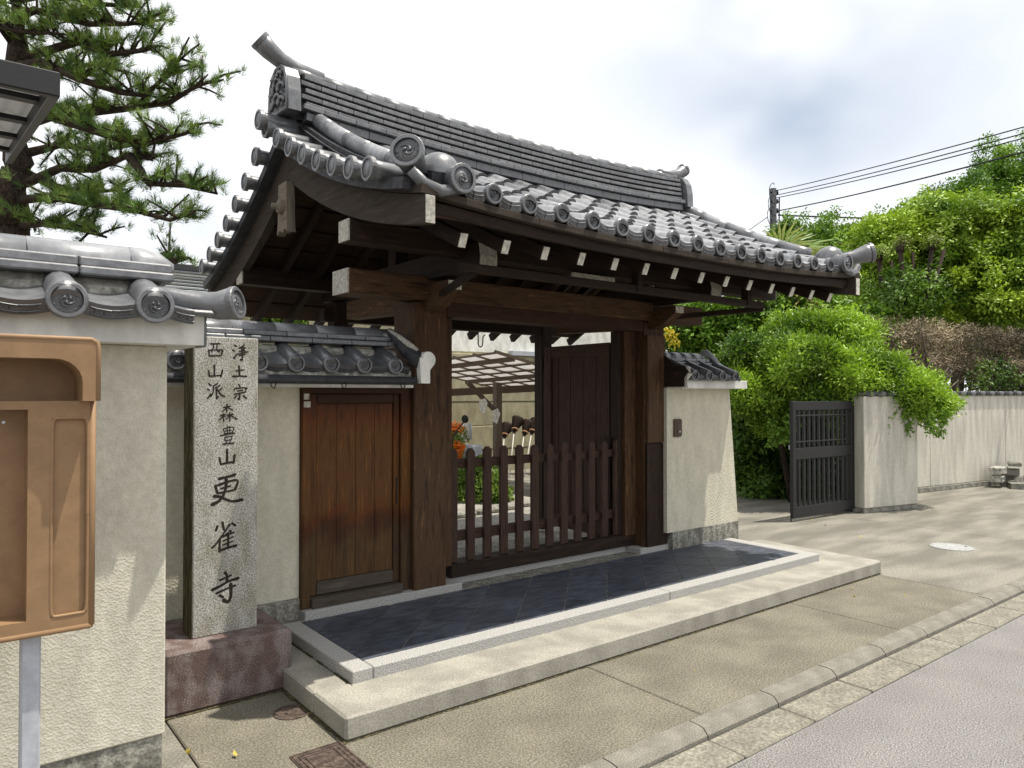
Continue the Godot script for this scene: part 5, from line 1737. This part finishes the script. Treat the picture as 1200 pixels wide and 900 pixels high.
func brush(s: Shape, pts: Array, w: float, z: float):
	# smooth the line, then lay a ribbon that swells at both ends like a written stroke
	var line := []
	for i in pts.size() - 1:
		for k in 5:
			var a: Vector2 = pts[maxi(i - 1, 0)]
			var b: Vector2 = pts[i]
			var c: Vector2 = pts[i + 1]
			var d: Vector2 = pts[mini(i + 2, pts.size() - 1)]
			line.append(b.cubic_interpolate(c, a, d, k / 5.0))
	line.append(pts[-1])
	var n := line.size()
	var L := []
	var R := []
	for i in n:
		var t: Vector2 = (line[mini(i + 1, n - 1)] - line[maxi(i - 1, 0)]).normalized()
		var f := i / float(n - 1)
		var ww := w * (0.78 + 0.34 * pow(absf(f * 2.0 - 1.0), 2.0))
		if i == 0 or i == n - 1:
			ww *= 0.55
		var o := Vector2(-t.y, t.x) * ww
		L.append(line[i] + o)
		R.append(line[i] - o)
	var f3 := func(p: Vector2) -> Vector3: return Vector3(p.x, p.y, z)
	for i in n - 1:
		s.quad(f3.call(R[i]), f3.call(R[i + 1]), f3.call(L[i + 1]), f3.call(L[i]))
	for q in [[line[0], line[1], L[0], R[0]], [line[n - 1], line[n - 2], R[n - 1], L[n - 1]]]:
		var tip: Vector2 = q[0] + (q[0] - q[1]).normalized() * w * 0.5
		s.tri(f3.call(q[3]), f3.call(q[2]), f3.call(tip))


# ---------------------------------------------------------------- plants
func sprig(n: int, l: float, w: float, r: float, sd: int, fold := 0.25) -> ArrayMesh:
	var g := RandomNumberGenerator.new()
	g.seed = sd
	var s := Shape.new()
	for k in n:
		var d := Vector3(g.randfn(), g.randfn() * 0.6 + 0.25, g.randfn()).normalized()
		var o := d * r * g.randf_range(0.2, 1.0)
		var t := (d + Vector3(g.randfn(), g.randfn() - 0.3, g.randfn()) * 0.5).normalized()
		var sd2 := t.cross(Vector3.UP + Vector3(g.randfn(), 0, g.randfn()) * 0.4).normalized()
		var up := sd2.cross(t).normalized()
		var ll := l * g.randf_range(0.7, 1.25)
		var ww := w * g.randf_range(0.75, 1.2) * 0.5
		var m := o + t * ll * 0.45 + up * ww * fold
		s.tri(o, m + sd2 * ww - up * ww * fold * 2.0, o + t * ll)
		s.tri(o, o + t * ll, m - sd2 * ww - up * ww * fold * 2.0)
	return s.done()


func needle_tuft(n: int, l: float, sd: int) -> ArrayMesh:
	var g := RandomNumberGenerator.new()
	g.seed = sd
	var s := Shape.new()
	for k in n:
		var a := g.randf() * TAU
		var tilt := g.randf_range(0.15, 1.25)
		var d := Vector3(cos(a) * sin(tilt), cos(tilt), sin(a) * sin(tilt))
		var o := Vector3(0, g.randf_range(-0.05, 0.02), 0) + Vector3(cos(a), 0, sin(a)) * 0.01
		var sd2 := d.cross(Vector3(g.randfn(), g.randfn(), g.randfn())).normalized() * 0.003
		s.tri(o - sd2, o + sd2, o + d * l * g.randf_range(0.7, 1.1))
	return s.done()


# leaf sprays through a set of lumps [centre, radii]; denser towards each lump's outside, with a ragged outline
func leaves(parent: Node3D, called: String, lumps: Array, count: int, mesh: Mesh, mat: Material, ca: Color, cb: Color, sd: int, lean := 0.5, rag := 0.35, lo := 0.45, clumpy := 0):
	var g := RandomNumberGenerator.new()
	g.seed = sd * 977 + 13
	var nz := FastNoiseLite.new()
	nz.seed = sd
	nz.frequency = 0.55
	nz.fractal_octaves = 3
	if clumpy > 0:
		var more := []
		for l in lumps:
			more.append([l[0], l[1] * 0.6])
			for k in clumpy:
				var v := Vector3(g.randfn(), g.randfn() * 0.8 + 0.15, g.randfn()).normalized()
				more.append([l[0] + v * l[1] * g.randf_range(0.75, 1.0), l[1] * g.randf_range(0.2, 0.44) * Vector3(1.2, 0.62, 1.2)])
			for k in clumpy:
				# loose shoots that stick out of the outline
				var v := Vector3(g.randfn(), absf(g.randfn()) * 0.8, g.randfn()).normalized()
				var m := minf(l[1].x, l[1].y)
				more.append([l[0] + v * l[1] * g.randf_range(0.95, 1.3), Vector3(m * 0.13, m * g.randf_range(0.2, 0.42), m * 0.13)])
		lumps = more
	var total := 0.0
	var acc := []
	for l in lumps:
		total += l[1].x * l[1].y + l[1].x * l[1].z
		acc.append(total)
	var mm := MultiMesh.new()
	mm.transform_format = MultiMesh.TRANSFORM_3D
	mm.use_colors = true
	mm.mesh = mesh
	mm.instance_count = count
	for i in count:
		var pick := g.randf() * total
		var j := 0
		while acc[j] < pick:
			j += 1
		var c: Vector3 = lumps[j][0]
		var r: Vector3 = lumps[j][1]
		var d := Vector3(g.randfn(), g.randfn(), g.randfn()).normalized()
		var rr := lerpf(lo, 1.0, pow(g.randf(), 0.6))
		var out := 1.0 + rag * 1.6 * nz.get_noise_3dv((c + d * r) * 1.7)
		var p := c + d * r * rr * out
		var up := (d * lean + Vector3.UP * 0.7 + Vector3(g.randfn(), g.randfn(), g.randfn()) * 0.35).normalized()
		var x := up.cross(Vector3(g.randfn(), g.randfn(), g.randfn())).normalized()
		var b := Basis(x, up, x.cross(up)).scaled(Vector3.ONE * g.randf_range(0.75, 1.3))
		mm.set_instance_transform(i, Transform3D(b, p))
		var tone := clampf(0.5 + 0.9 * nz.get_noise_3dv(p * 1.3 + Vector3(50, 0, 0)) + g.randf_range(-0.3, 0.3), 0.0, 1.0)
		mm.set_instance_color(i, ca.lerp(cb, tone))
	var o := MultiMeshInstance3D.new()
	o.multimesh = mm
	o.material_override = mat
	var n: int = parent.get_meta("n_" + called, 0)
	parent.set_meta("n_" + called, n + 1)
	o.name = called if n == 0 else "%s_%03d" % [called, n]
	o.set_meta("kind", "stuff")
	parent.add_child(o)
	return o


func limb(s: Shape, pts: Array, r0: float, r1: float, sides := 8):
	var rad := []
	for i in pts.size():
		rad.append(lerpf(r0, r1, i / float(maxi(pts.size() - 1, 1))))
	s.tube(pts, rad, sides)


func tree(called: String, label: String, foot: Vector3, trunk_r: float, lumps: Array, count: int, mesh: Mesh, ca: Color, cb: Color, sd: int, group := "", bark: Material = null, rag := 0.35, lo := 0.45) -> Node3D:
	var t := thing(called, label, "tree", Vector3.ZERO, group)
	var s := Shape.new(true)
	var mid := Vector3.ZERO
	for l in lumps:
		mid += l[0]
	mid /= lumps.size()
	var g := RandomNumberGenerator.new()
	g.seed = sd + 5
	var fork := foot.lerp(mid, 0.55) + Vector3(g.randfn(), 0, g.randfn()) * 0.1
	limb(s, [foot, foot.lerp(fork, 0.5) + Vector3(g.randfn(), 0, g.randfn()) * 0.12, fork], trunk_r, trunk_r * 0.6, 10)
	for l in lumps:
		var e: Vector3 = l[0]
		limb(s, [fork, fork.lerp(e, 0.5) + Vector3(g.randfn(), 0.5, g.randfn()) * 0.15, e, e + Vector3(g.randfn(), 1.0, g.randfn()) * l[1].y * 0.5], trunk_r * 0.5, trunk_r * 0.1)
	part("trunk", s.done(), bark if bark else M.bark, t)
	leaves(t, "crown", lumps, count, mesh, M.leaf, ca, cb, sd, 0.5, rag, lo, 18 if count > 100 else 0)
	return t


func build_plants():
	var big := sprig(14, 0.13, 0.07, 0.24, 1)
	var mid := sprig(14, 0.10, 0.05, 0.17, 2)
	var small := sprig(18, 0.062, 0.027, 0.15, 3)
	var dark := Color(0.035, 0.085, 0.014)
	var green := Color(0.11, 0.21, 0.028)
	var fresh := Color(0.20, 0.33, 0.035)
	# climber over the wall end and the alley
	var cl := thing("climbing_shrub", "bright green climber spilling over the wall end and slatted gate", "shrub")
	var cs := Shape.new(true)
	limb(cs, [Vector3(10.305, -0.145, -6.185), Vector3(10.349, 0.635, -6.137), Vector3(10.495, 1.546, -6.006), Vector3(10.807, 1.931, -5.501), Vector3(11.204, 1.801, -4.938)], 0.06, 0.02)
	limb(cs, [Vector3(10.305, -0.145, -6.185), Vector3(10.233, 0.889, -6.351), Vector3(10.158, 1.941, -6.518), Vector3(10.384, 2.620, -6.583)], 0.05, 0.02)
	part("stem", cs.done(), M.bark, cl)
	leaves(cl, "foliage", [[Vector3(10.033, 1.676, -6.366), Vector3(0.62, 0.5, 0.5)], [Vector3(10.355, 1.931, -5.856), Vector3(0.75, 0.55, 0.5)], [Vector3(10.809, 1.827, -5.374), Vector3(0.72, 0.42, 0.45)], [Vector3(11.186, 1.650, -4.955), Vector3(0.52, 0.32, 0.35)], [Vector3(11.609, 1.473, -4.753), Vector3(0.28, 0.2, 0.25)], [Vector3(10.053, 2.074, -6.598), Vector3(0.5, 0.5, 0.4)], [Vector3(11.287, 2.418, -5.879), Vector3(0.6, 0.4, 0.4)], [Vector3(11.103, 2.527, -6.275), Vector3(0.7, 0.4, 0.4)]], 10500, small, M.leaf, Color(0.045, 0.11, 0.014), Color(0.34, 0.52, 0.05), 11, 0.4, 0.7, 0.25, 22)
	# trailing ends that hang before the walls
	var tr := []
	for q in [Vector3(11.218, 1.356, -4.617), Vector3(11.417, 1.379, -4.524), Vector3(10.704, 1.431, -4.955), Vector3(10.080, 1.455, -5.444), Vector3(10.177, 1.309, -5.370), Vector3(10.944, 1.382, -4.768), Vector3(9.500, 1.182, -6.031), Vector3(9.693, 1.281, -5.878)]:
		for k in 4:
			tr.append([q + Vector3(rng.randfn() * 0.05, -0.09 * k, rng.randfn() * 0.03), Vector3(0.06, 0.08, 0.05) * (1.0 - 0.15 * k)])
	leaves(cl, "trailing_shoots", tr, 420, sprig(7, 0.06, 0.03, 0.06, 9), M.leaf, green, Color(0.24, 0.40, 0.05), 12, 0.2, 0.2)
	var al := thing("alley_shrub", "dark glossy shrub in the shade behind the slatted gate", "shrub")
	var as2 := Shape.new(true)
	for k in 6:
		limb(as2, [Vector3(10.712, -0.273, -6.885) + Vector3(k * 0.12, 0, 0), Vector3(10.593, 0.842, -6.959) + Vector3(k * 0.2, 0, -0.1 * k), Vector3(10.647, 2.103, -7.148) + Vector3(k * 0.3, 0, 0)], 0.03, 0.012, 6)
	part("stem", as2.done(), M.bark, al)
	leaves(al, "foliage", [[Vector3(10.652, 0.284, -6.922), Vector3(0.55, 0.35, 0.5)], [Vector3(11.128, 0.273, -6.676), Vector3(0.6, 0.4, 0.5)], [Vector3(10.535, 1.190, -6.998), Vector3(0.5, 0.45, 0.5)], [Vector3(11.305, 1.107, -6.777), Vector3(0.6, 0.6, 0.5)], [Vector3(11.989, 0.509, -6.633), Vector3(0.55, 0.6, 0.5)], [Vector3(12.505, 1.081, -6.599), Vector3(0.6, 0.6, 0.5)]], 3600, mid, M.leaf, dark, green, 13)
	var aw := thing("alley_wall", "low beige wall at the shaded end of the alley", "wall")
	part("wall", bx2(Vector3(13.291, 0.012, -9.306) + Vector3(-1.0, -1.3, -0.2), Vector3(14.175, 0.966, -8.596), 0.01), M.siding, aw)
	# trees behind, left to right
	tree("broadleaf_tree", "dark leafy tree directly behind the small tiled roof right of the gate", Vector3(12.269, 0.673, -8.825), 0.13, [[Vector3(11.189, 2.739, -9.000), Vector3(0.9, 0.7, 0.8)], [Vector3(11.764, 2.902, -8.546), Vector3(0.9, 0.75, 0.8)], [Vector3(11.867, 2.313, -7.967), Vector3(0.8, 0.9, 0.7)], [Vector3(12.301, 2.770, -7.365), Vector3(1.0, 0.75, 0.8)], [Vector3(13.170, 2.629, -6.940), Vector3(0.8, 0.6, 0.7)]], 5200, mid, dark, Color(0.20, 0.36, 0.035), 15)
	tree("golden_shrub", "small bush with yellow leaves just over the ridge of the gate side wall", Vector3(9.806, 1.535, -8.072), 0.03, [[Vector3(9.561, 2.642, -7.991), Vector3(0.07, 0.08, 0.07)], [Vector3(9.639, 2.557, -7.930), Vector3(0.05, 0.08, 0.05)]], 14, sprig(8, 0.07, 0.04, 0.08, 66), Color(0.30, 0.30, 0.03), Color(0.62, 0.46, 0.03), 16)
	tree("broadleaf_tree", "mid green tree behind the palm fronds and the roof corner", Vector3(20.814, 1.701, -11.638), 0.18, [[Vector3(20.275, 5.917, -11.986), Vector3(1.0, 0.8, 0.9)], [Vector3(21.081, 5.789, -11.356), Vector3(1.1, 1.0, 0.9)], [Vector3(21.883, 5.993, -10.724), Vector3(0.9, 0.8, 0.8)], [Vector3(20.325, 4.381, -10.703), Vector3(1.5, 1.2, 1.0)], [Vector3(20.022, 5.360, -12.830), Vector3(1.0, 0.9, 0.9)]], 5200, mid, Color(0.08, 0.17, 0.02), Color(0.24, 0.40, 0.04), 17, "trees beyond the boundary wall")
	tree("broadleaf_tree", "bright yellow-green tree filling the right side above the dead hedge", Vector3(19.118, 1.487, -7.253), 0.16, [[Vector3(18.128, 4.942, -7.968), Vector3(1.1, 0.9, 1.0)], [Vector3(18.844, 5.450, -7.398), Vector3(1.2, 0.95, 1.0)], [Vector3(19.086, 4.947, -6.581), Vector3(1.2, 1.1, 1.0)], [Vector3(17.816, 4.028, -8.228), Vector3(1.2, 0.9, 1.0)], [Vector3(18.611, 4.087, -7.223), Vector3(1.5, 1.0, 1.0)], [Vector3(19.060, 3.988, -5.983), Vector3(1.3, 1.1, 1.0)], [Vector3(19.655, 4.946, -5.500), Vector3(1.3, 1.2, 1.0)]], 9500, mid, Color(0.10, 0.20, 0.02), Color(0.42, 0.58, 0.06), 18, "trees beyond the boundary wall", M.bark_grey, 0.45)
	tree("broadleaf_tree", "taller darker tree with feathery branches behind the yellow-green one", Vector3(26.388, 1.436, -8.543), 0.26, [[Vector3(25.701, 7.900, -8.967), Vector3(1.4, 0.8, 1.1)], [Vector3(26.642, 8.515, -8.219), Vector3(1.5, 1.0, 1.1)], [Vector3(24.762, 7.179, -9.717), Vector3(1.1, 0.6, 0.9)], [Vector3(24.442, 7.108, -10.604), Vector3(0.8, 0.4, 0.7)], [Vector3(26.234, 7.046, -8.564), Vector3(1.6, 1.1, 1.2)], [Vector3(27.799, 8.381, -7.314), Vector3(2.0, 1.6, 1.4)]], 5600, mid, Color(0.06, 0.14, 0.018), Color(0.19, 0.34, 0.04), 19, "trees beyond the boundary wall", M.bark, 0.6, 0.3)
	tree("broadleaf_tree", "glossy dark tree low at the right edge behind the dead hedge", Vector3(19.659, 1.492, -6.193), 0.1, [[Vector3(19.255, 3.796, -6.215), Vector3(0.9, 0.5, 0.6)], [Vector3(18.708, 3.743, -6.899), Vector3(0.9, 0.45, 0.6)], [Vector3(17.776, 3.703, -7.631), Vector3(1.0, 0.45, 0.6)], [Vector3(20.176, 3.835, -5.492), Vector3(0.9, 0.7, 0.7)]], 3400, mid, Color(0.035, 0.09, 0.015), Color(0.15, 0.27, 0.035), 20, "trees beyond the boundary wall")
	# pollarded stems in front of the bright tree
	var pg := ["pollarded grey stem with a knotted head, nearest the roof corner", "tall pollarded stem with a reddish tuft, left of the forked one", "forked pollarded stem below the bright crown"]
	var pf := [[Vector3(16.443, 2.895, -7.419), Vector3(16.217, 3.731, -7.581), Vector3(16.137, 4.567, -7.630)], [Vector3(16.015, 2.856, -7.120), Vector3(16.049, 3.846, -7.076), Vector3(15.985, 4.656, -7.112)], [Vector3(16.284, 2.856, -6.909), Vector3(16.418, 3.756, -6.788), Vector3(16.509, 4.710, -6.700)]]
	for i in 3:
		var t := thing("pollard_tree", pg[i], "tree", Vector3.ZERO, "pollarded stems behind the dead hedge")
		var s := Shape.new(true)
		limb(s, pf[i], 0.06, 0.05)
		var e: Vector3 = pf[i][2]
		limb(s, [e, e + Vector3(0.02, 0.08, 0), e + Vector3(0.05, 0.18, 0.02)], 0.09, 0.06)
		limb(s, [pf[i][1], pf[i][1] + Vector3(0.25, 0.3, 0.1), e + Vector3(0.35, 0.02, 0.1)], 0.04, 0.035)
		part("trunk", s.done(), M.bark, t)
		leaves(t, "leaves", [[pf[i][1], Vector3(0.5, 0.5, 0.4)], [pf[i][0], Vector3(0.6, 0.4, 0.4)]], 150, mid, M.leaf, dark, Color(0.16, 0.28, 0.03), 51 + i)
		leaves(t, "shoots", [[e + Vector3(0.08, 0.2, 0), Vector3(0.2, 0.16, 0.2)]], 60, sprig(8, 0.09, 0.03, 0.1, 40), M.leaf, Color(0.12, 0.14, 0.03), Color(0.22, 0.32, 0.04), 41 + i)
	# far mass behind everything on the right
	var fm := thing("far_trees", "distant mass of trees behind the houses", "trees", Vector3.ZERO, "", "stuff")
	leaves(fm, "foliage", [[Vector3(31.971, 4.530, -25.716), Vector3(6, 2.2, 2)], [Vector3(36.716, 5.459, -21.979), Vector3(6, 3, 2)], [Vector3(41.464, 5.924, -18.247), Vector3(6, 4, 2)], [Vector3(46.213, 6.388, -14.516), Vector3(7, 5, 2)], [Vector3(17.355, 3.601, -37.192), Vector3(6, 3.4, 2)], [Vector3(14.056, 3.503, -37.239), Vector3(5, 3.0, 2)], [Vector3(20.284, 3.136, -34.904), Vector3(4, 2.6, 2)]], 9000, sprig(14, 0.34, 0.2, 0.6, 50), M.leaf, Color(0.06, 0.12, 0.02), Color(0.18, 0.28, 0.04), 22)
	var fall := []
	for q in [Vector3(9.0, 0.012, -5.0), Vector3(10.6, 0.012, -4.5), Vector3(8.2, 0.012, -4.1), Vector3(11.6, 0.012, -4.4), Vector3(3.9, 0.012, -2.8), Vector3(1.1, 0.012, -3.5), Vector3(6.0, 0.012, -2.9)]:
		fall.append([q, Vector3(0.5, 0.0, 0.25)])
	var fl := thing("fallen_leaves", "few yellow leaves fallen on the pavement and drive", "leaves", Vector3.ZERO, "", "stuff")
	leaves(fl, "leaf_litter", fall, 16, sprig(1, 0.05, 0.028, 0.001, 70), M.dry, Color(0.30, 0.22, 0.05), Color(0.5, 0.42, 0.08), 71, 0.0, 0.0)
	build_hedge()
	build_palm()
	build_pine()


func build_hedge():
	var h := thing("dead_hedge", "clipped brown hedge, mostly dead, above the boundary wall", "hedge")
	var g := RandomNumberGenerator.new()
	g.seed = 77
	var s := Shape.new(true)
	var a2 := Vector2(11.3, -5.75)
	var dd := Vector2(2.24, 0.35).normalized()
	var n2 := Vector2(dd.y, -dd.x)
	for k in 170:
		var p := a2 + dd * g.randf_range(0.4, 13.0) + n2 * g.randf_range(0.35, 1.0)
		var y0 := g.randf_range(1.0, 1.9)
		var o := Vector3(p.x, y0, p.y)
		var m := o + Vector3(g.randfn() * 0.22, g.randf_range(0.3, 0.6), g.randfn() * 0.12)
		var e := m + Vector3(g.randfn() * 0.3, g.randf_range(0.15, 0.55), g.randfn() * 0.12)
		e.y = minf(e.y, 2.85)
		limb(s, [o, m, e], g.randf_range(0.015, 0.04), 0.008, 5)
	part("branches", s.done(), M.bark_grey, h)
	var lumps := []
	for k in 26:
		var p := a2 + dd * (0.3 + k * 0.5) + n2 * 0.68
		lumps.append([Vector3(p.x, 2.74, p.y), Vector3(0.36, 0.24, 0.34)])
		lumps.append([Vector3(p.x, 2.22, p.y), Vector3(0.34, 0.36, 0.28)])
	leaves(h, "dry_twigs", lumps, 5200, sprig(11, 0.085, 0.016, 0.1, 60), M.dry, Color(0.05, 0.042, 0.026), Color(0.36, 0.29, 0.19), 61, 0.6, 0.3, 0.3)
	var lg := []
	for k in 30:
		var p := a2 + dd * g.randf_range(1.0, 11.0) + n2 * g.randf_range(0.35, 0.7)
		lg.append([Vector3(p.x, g.randf_range(1.72, 2.25), p.y), Vector3(0.3, 0.2, 0.2)])
	leaves(h, "live_leaves", lg, 520, sprig(9, 0.08, 0.04, 0.12, 62), M.leaf, Color(0.05, 0.11, 0.02), Color(0.16, 0.25, 0.05), 63)


func fan_frond(sd: int, n := 17, l := 0.75) -> ArrayMesh:
	# a pleated fan of narrow leaflets from one point, facing up, tip along +x
	var g := RandomNumberGenerator.new()
	g.seed = sd
	var s := Shape.new()
	for k in n:
		var a := lerpf(-1.75, 1.75, k / float(n - 1)) + g.randfn() * 0.03
		var d := Vector3(cos(a), 0.0, sin(a))
		var side := Vector3(-d.z, 0, d.x)
		var ll := l * (1.0 - 0.22 * absf(a) / 1.75) * g.randf_range(0.9, 1.05)
		var w := 0.026
		var m := d * ll * 0.55 + Vector3(0, 0.03, 0)
		var e := d * ll + Vector3(0, -0.10 - 0.08 * g.randf(), 0)
		for sg in [-1.0, 1.0]:
			s.tri(Vector3.ZERO, m + Vector3(0, 0.012, 0), m + side * w * sg)
			s.tri(m + Vector3(0, 0.012, 0), e, m + side * w * sg)
	return s.done()


func build_palm():
	var c := Vector3(12.253, 3.703, -7.640)
	var t := thing("fan_palm", "fan palm with spiky fronds behind the roof corner, old fronds hanging yellow", "palm", Vector3(c.x, 0, c.z))
	var s := Shape.new(true)
	limb(s, [Vector3.ZERO, Vector3(0.02, c.y * 0.5, 0), Vector3(0, c.y, 0)], 0.12, 0.10, 10)
	part("trunk", s.done(), M.bark, t)
	var g := RandomNumberGenerator.new()
	g.seed = 5
	var ff := [fan_frond(1), fan_frond(2), fan_frond(3)]
	for k in 22:
		var az := k * 2.399
		var el := 1.15 - 0.085 * k
		var l := 0.62
		var d := Vector3(cos(az) * cos(el), sin(el), sin(az) * cos(el))
		var col: Color
		if k < 14:
			col = Color(0.06, 0.14, 0.03).lerp(Color(0.14, 0.24, 0.05), g.randf())
		elif k < 18:
			col = Color(0.24, 0.27, 0.09)
		else:
			col = Color(0.55, 0.42, 0.14)
		var st := Shape.new(true)
		var tip := Vector3(0, c.y, 0) + d * l
		limb(st, [Vector3(0, c.y - 0.05, 0), Vector3(0, c.y, 0) + d * l * 0.5 + Vector3(0, 0.03, 0), tip], 0.018, 0.012, 6)
		var mt := leafy("frond", 0.5, 0.4)
		mt.vertex_color_use_as_albedo = false
		mt.albedo_color = col.linear_to_srgb()
		var fr := part("frond", ff[k % 3], mt, t)
		var x := (d + Vector3(0, -0.35, 0)).normalized()
		var z := x.cross(Vector3.UP).normalized()
		fr.transform = Transform3D(Basis(x, z.cross(x), z), tip)
		part("stalk", st.done(), mt, t)


func build_pine():
	var t := thing("pine_tree", "old black pine with layered dark branches behind the cream wall", "pine tree")
	var g := RandomNumberGenerator.new()
	g.seed = 99
	var w := Shape.new(true)
	limb(w, [Vector3(Vector3(0.669, 1.670, -10.404).x, 0.0, Vector3(0.669, 1.670, -10.404).z), Vector3(0.690, 2.968, -10.365), Vector3(0.682, 3.817, -10.356), Vector3(0.740, 4.367, -10.301), Vector3(0.609, 5.066, -10.392), Vector3(0.729, 5.665, -10.287), Vector3(0.689, 6.664, -10.300)], 0.22, 0.10, 12)
	limb(w, [Vector3(0.684, 3.667, -10.358), Vector3(0.642, 3.989, -10.258), Vector3(0.702, 4.236, -10.207)], 0.22, 0.14, 10)
	var tufts := []
	var L := [
		[Vector3(0.796, 4.088, -10.135), Vector3(1.079, 4.204, -9.657), Vector3(1.359, 4.155, -9.311), Vector3(1.667, 4.293, -8.941), Vector3(1.852, 4.237, -8.796), Vector3(1.866, 4.359, -8.783)],
		[Vector3(1.644, 4.284, -8.958), Vector3(1.735, 4.084, -8.763), Vector3(1.802, 3.945, -8.713), Vector3(2.098, 3.889, -8.356), Vector3(2.365, 3.806, -8.147)],
		[Vector3(0.720, 3.891, -10.198), Vector3(1.009, 3.859, -9.591), Vector3(1.336, 3.713, -9.083), Vector3(1.652, 3.632, -8.709), Vector3(1.939, 3.498, -8.360), Vector3(2.138, 3.579, -8.203)],
		[Vector3(0.721, 4.766, -10.309), Vector3(0.991, 4.783, -9.716), Vector3(1.338, 4.557, -9.193), Vector3(1.505, 4.437, -8.937), Vector3(1.798, 4.381, -8.708), Vector3(2.093, 4.457, -8.349), Vector3(2.171, 4.549, -8.286)],
		[Vector3(0.679, 5.066, -10.336), Vector3(1.050, 4.896, -10.048), Vector3(1.667, 4.947, -9.437), Vector3(2.076, 4.986, -8.988), Vector3(2.247, 5.101, -8.725), Vector3(2.383, 5.168, -8.617)],
		[Vector3(0.729, 5.665, -10.287), Vector3(0.541, 5.854, -10.177), Vector3(0.770, 5.747, -9.872), Vector3(1.091, 5.669, -9.495)],
		[Vector3(0.714, 5.565, -10.300), Vector3(1.256, 5.689, -9.619), Vector3(1.468, 5.440, -9.203), Vector3(1.768, 5.441, -8.841), Vector3(1.908, 5.497, -8.730)],
		[Vector3(0.710, 6.064, -10.295), Vector3(0.847, 6.040, -9.934), Vector3(1.300, 5.783, -9.329), Vector3(1.632, 5.733, -8.942), Vector3(1.898, 5.770, -8.733)],
		[Vector3(0.637, 5.465, -10.363), Vector3(0.905, 5.455, -9.898), Vector3(1.230, 5.164, -9.394), Vector3(1.584, 5.021, -9.120), Vector3(1.809, 4.983, -8.944), Vector3(1.979, 5.193, -8.806), Vector3(2.094, 5.356, -8.586)],
		[Vector3(0.669, 6.264, -10.323), Vector3(0.998, 6.235, -9.811), Vector3(1.443, 6.055, -9.339), Vector3(1.763, 5.973, -8.962)],
		[Vector3(0.653, 3.618, -10.383), Vector3(0.944, 3.601, -9.900), Vector3(1.237, 3.520, -9.545), Vector3(1.485, 3.402, -9.226)],
		[Vector3(0.672, 5.965, -10.326), Vector3(0.243, 6.269, -10.911), Vector3(-0.246, 6.479, -11.545)],
		[Vector3(0.668, 3.667, -10.370), Vector3(0.353, 3.814, -11.123), Vector3(-0.144, 3.915, -11.765)],
		[Vector3(0.802, 4.466, -10.250), Vector3(1.155, 4.668, -10.352), Vector3(1.615, 4.706, -10.372), Vector3(1.972, 4.804, -10.217)],
		[Vector3(0.756, 5.265, -10.272), Vector3(1.078, 5.590, -10.523), Vector3(1.538, 5.830, -10.539), Vector3(1.919, 5.809, -10.495)],
		[Vector3(0.765, 4.267, -10.283), Vector3(1.160, 4.131, -10.358), Vector3(1.519, 4.155, -10.330), Vector3(1.871, 4.214, -10.179)],
		[Vector3(1.989, 3.193, -8.834), Vector3(2.062, 3.117, -8.652), Vector3(2.160, 3.136, -8.447)]]
	for l in L:
		var n: int = l.size()
		limb(w, l, 0.055, 0.014, 7)
		for i in range(1, n):
			var a: Vector3 = l[i - 1]
			var b: Vector3 = l[i]
			var steps := int((b - a).length() / 0.03)
			for k in steps:
				var o := a.lerp(b, (k + g.randf()) / float(maxi(steps, 1)))
				var f := (i - 1 + k / float(maxi(steps, 1))) / float(n - 1)
				if f < 0.18 or g.randf() < 0.2:
					continue
				# a side twig carries a few tufts
				var d := Vector3(g.randfn() * 0.8, g.randf_range(-0.2, 0.7), g.randfn() * 0.8).normalized()
				var ln := g.randf_range(0.10, 0.42)
				var m := o + d * ln * 0.5 + Vector3(0, 0.03, 0)
				var e := o + d * ln + Vector3(0, g.randf_range(0.0, 0.08), 0)
				limb(w, [o, m, e], 0.016, 0.009, 5)
				for q in 4:
					tufts.append([e.lerp(m, q * 0.38) + Vector3(g.randfn(), g.randfn() * 0.5, g.randfn()) * 0.035, (d + Vector3.UP * 1.0).normalized()])
	part("trunk", w.done(), M.bark, t)
	var mm := MultiMesh.new()
	mm.transform_format = MultiMesh.TRANSFORM_3D
	mm.use_colors = true
	mm.mesh = needle_tuft(36, 0.10, 3)
	mm.instance_count = tufts.size()
	for i in tufts.size():
		var up: Vector3 = (tufts[i][1] + Vector3(g.randfn(), g.randfn(), g.randfn()) * 0.25).normalized()
		var x := up.cross(Vector3(g.randfn(), g.randfn(), g.randfn())).normalized()
		mm.set_instance_transform(i, Transform3D(Basis(x, up, x.cross(up)).scaled(Vector3.ONE * g.randf_range(0.8, 1.2)), tufts[i][0]))
		mm.set_instance_color(i, Color(0.05, 0.12, 0.025).lerp(Color(0.23, 0.34, 0.06), g.randf()))
	var o := MultiMeshInstance3D.new()
	o.multimesh = mm
	o.material_override = M.needle
	o.name = "crown"
	o.set_meta("kind", "stuff")
	t.add_child(o)
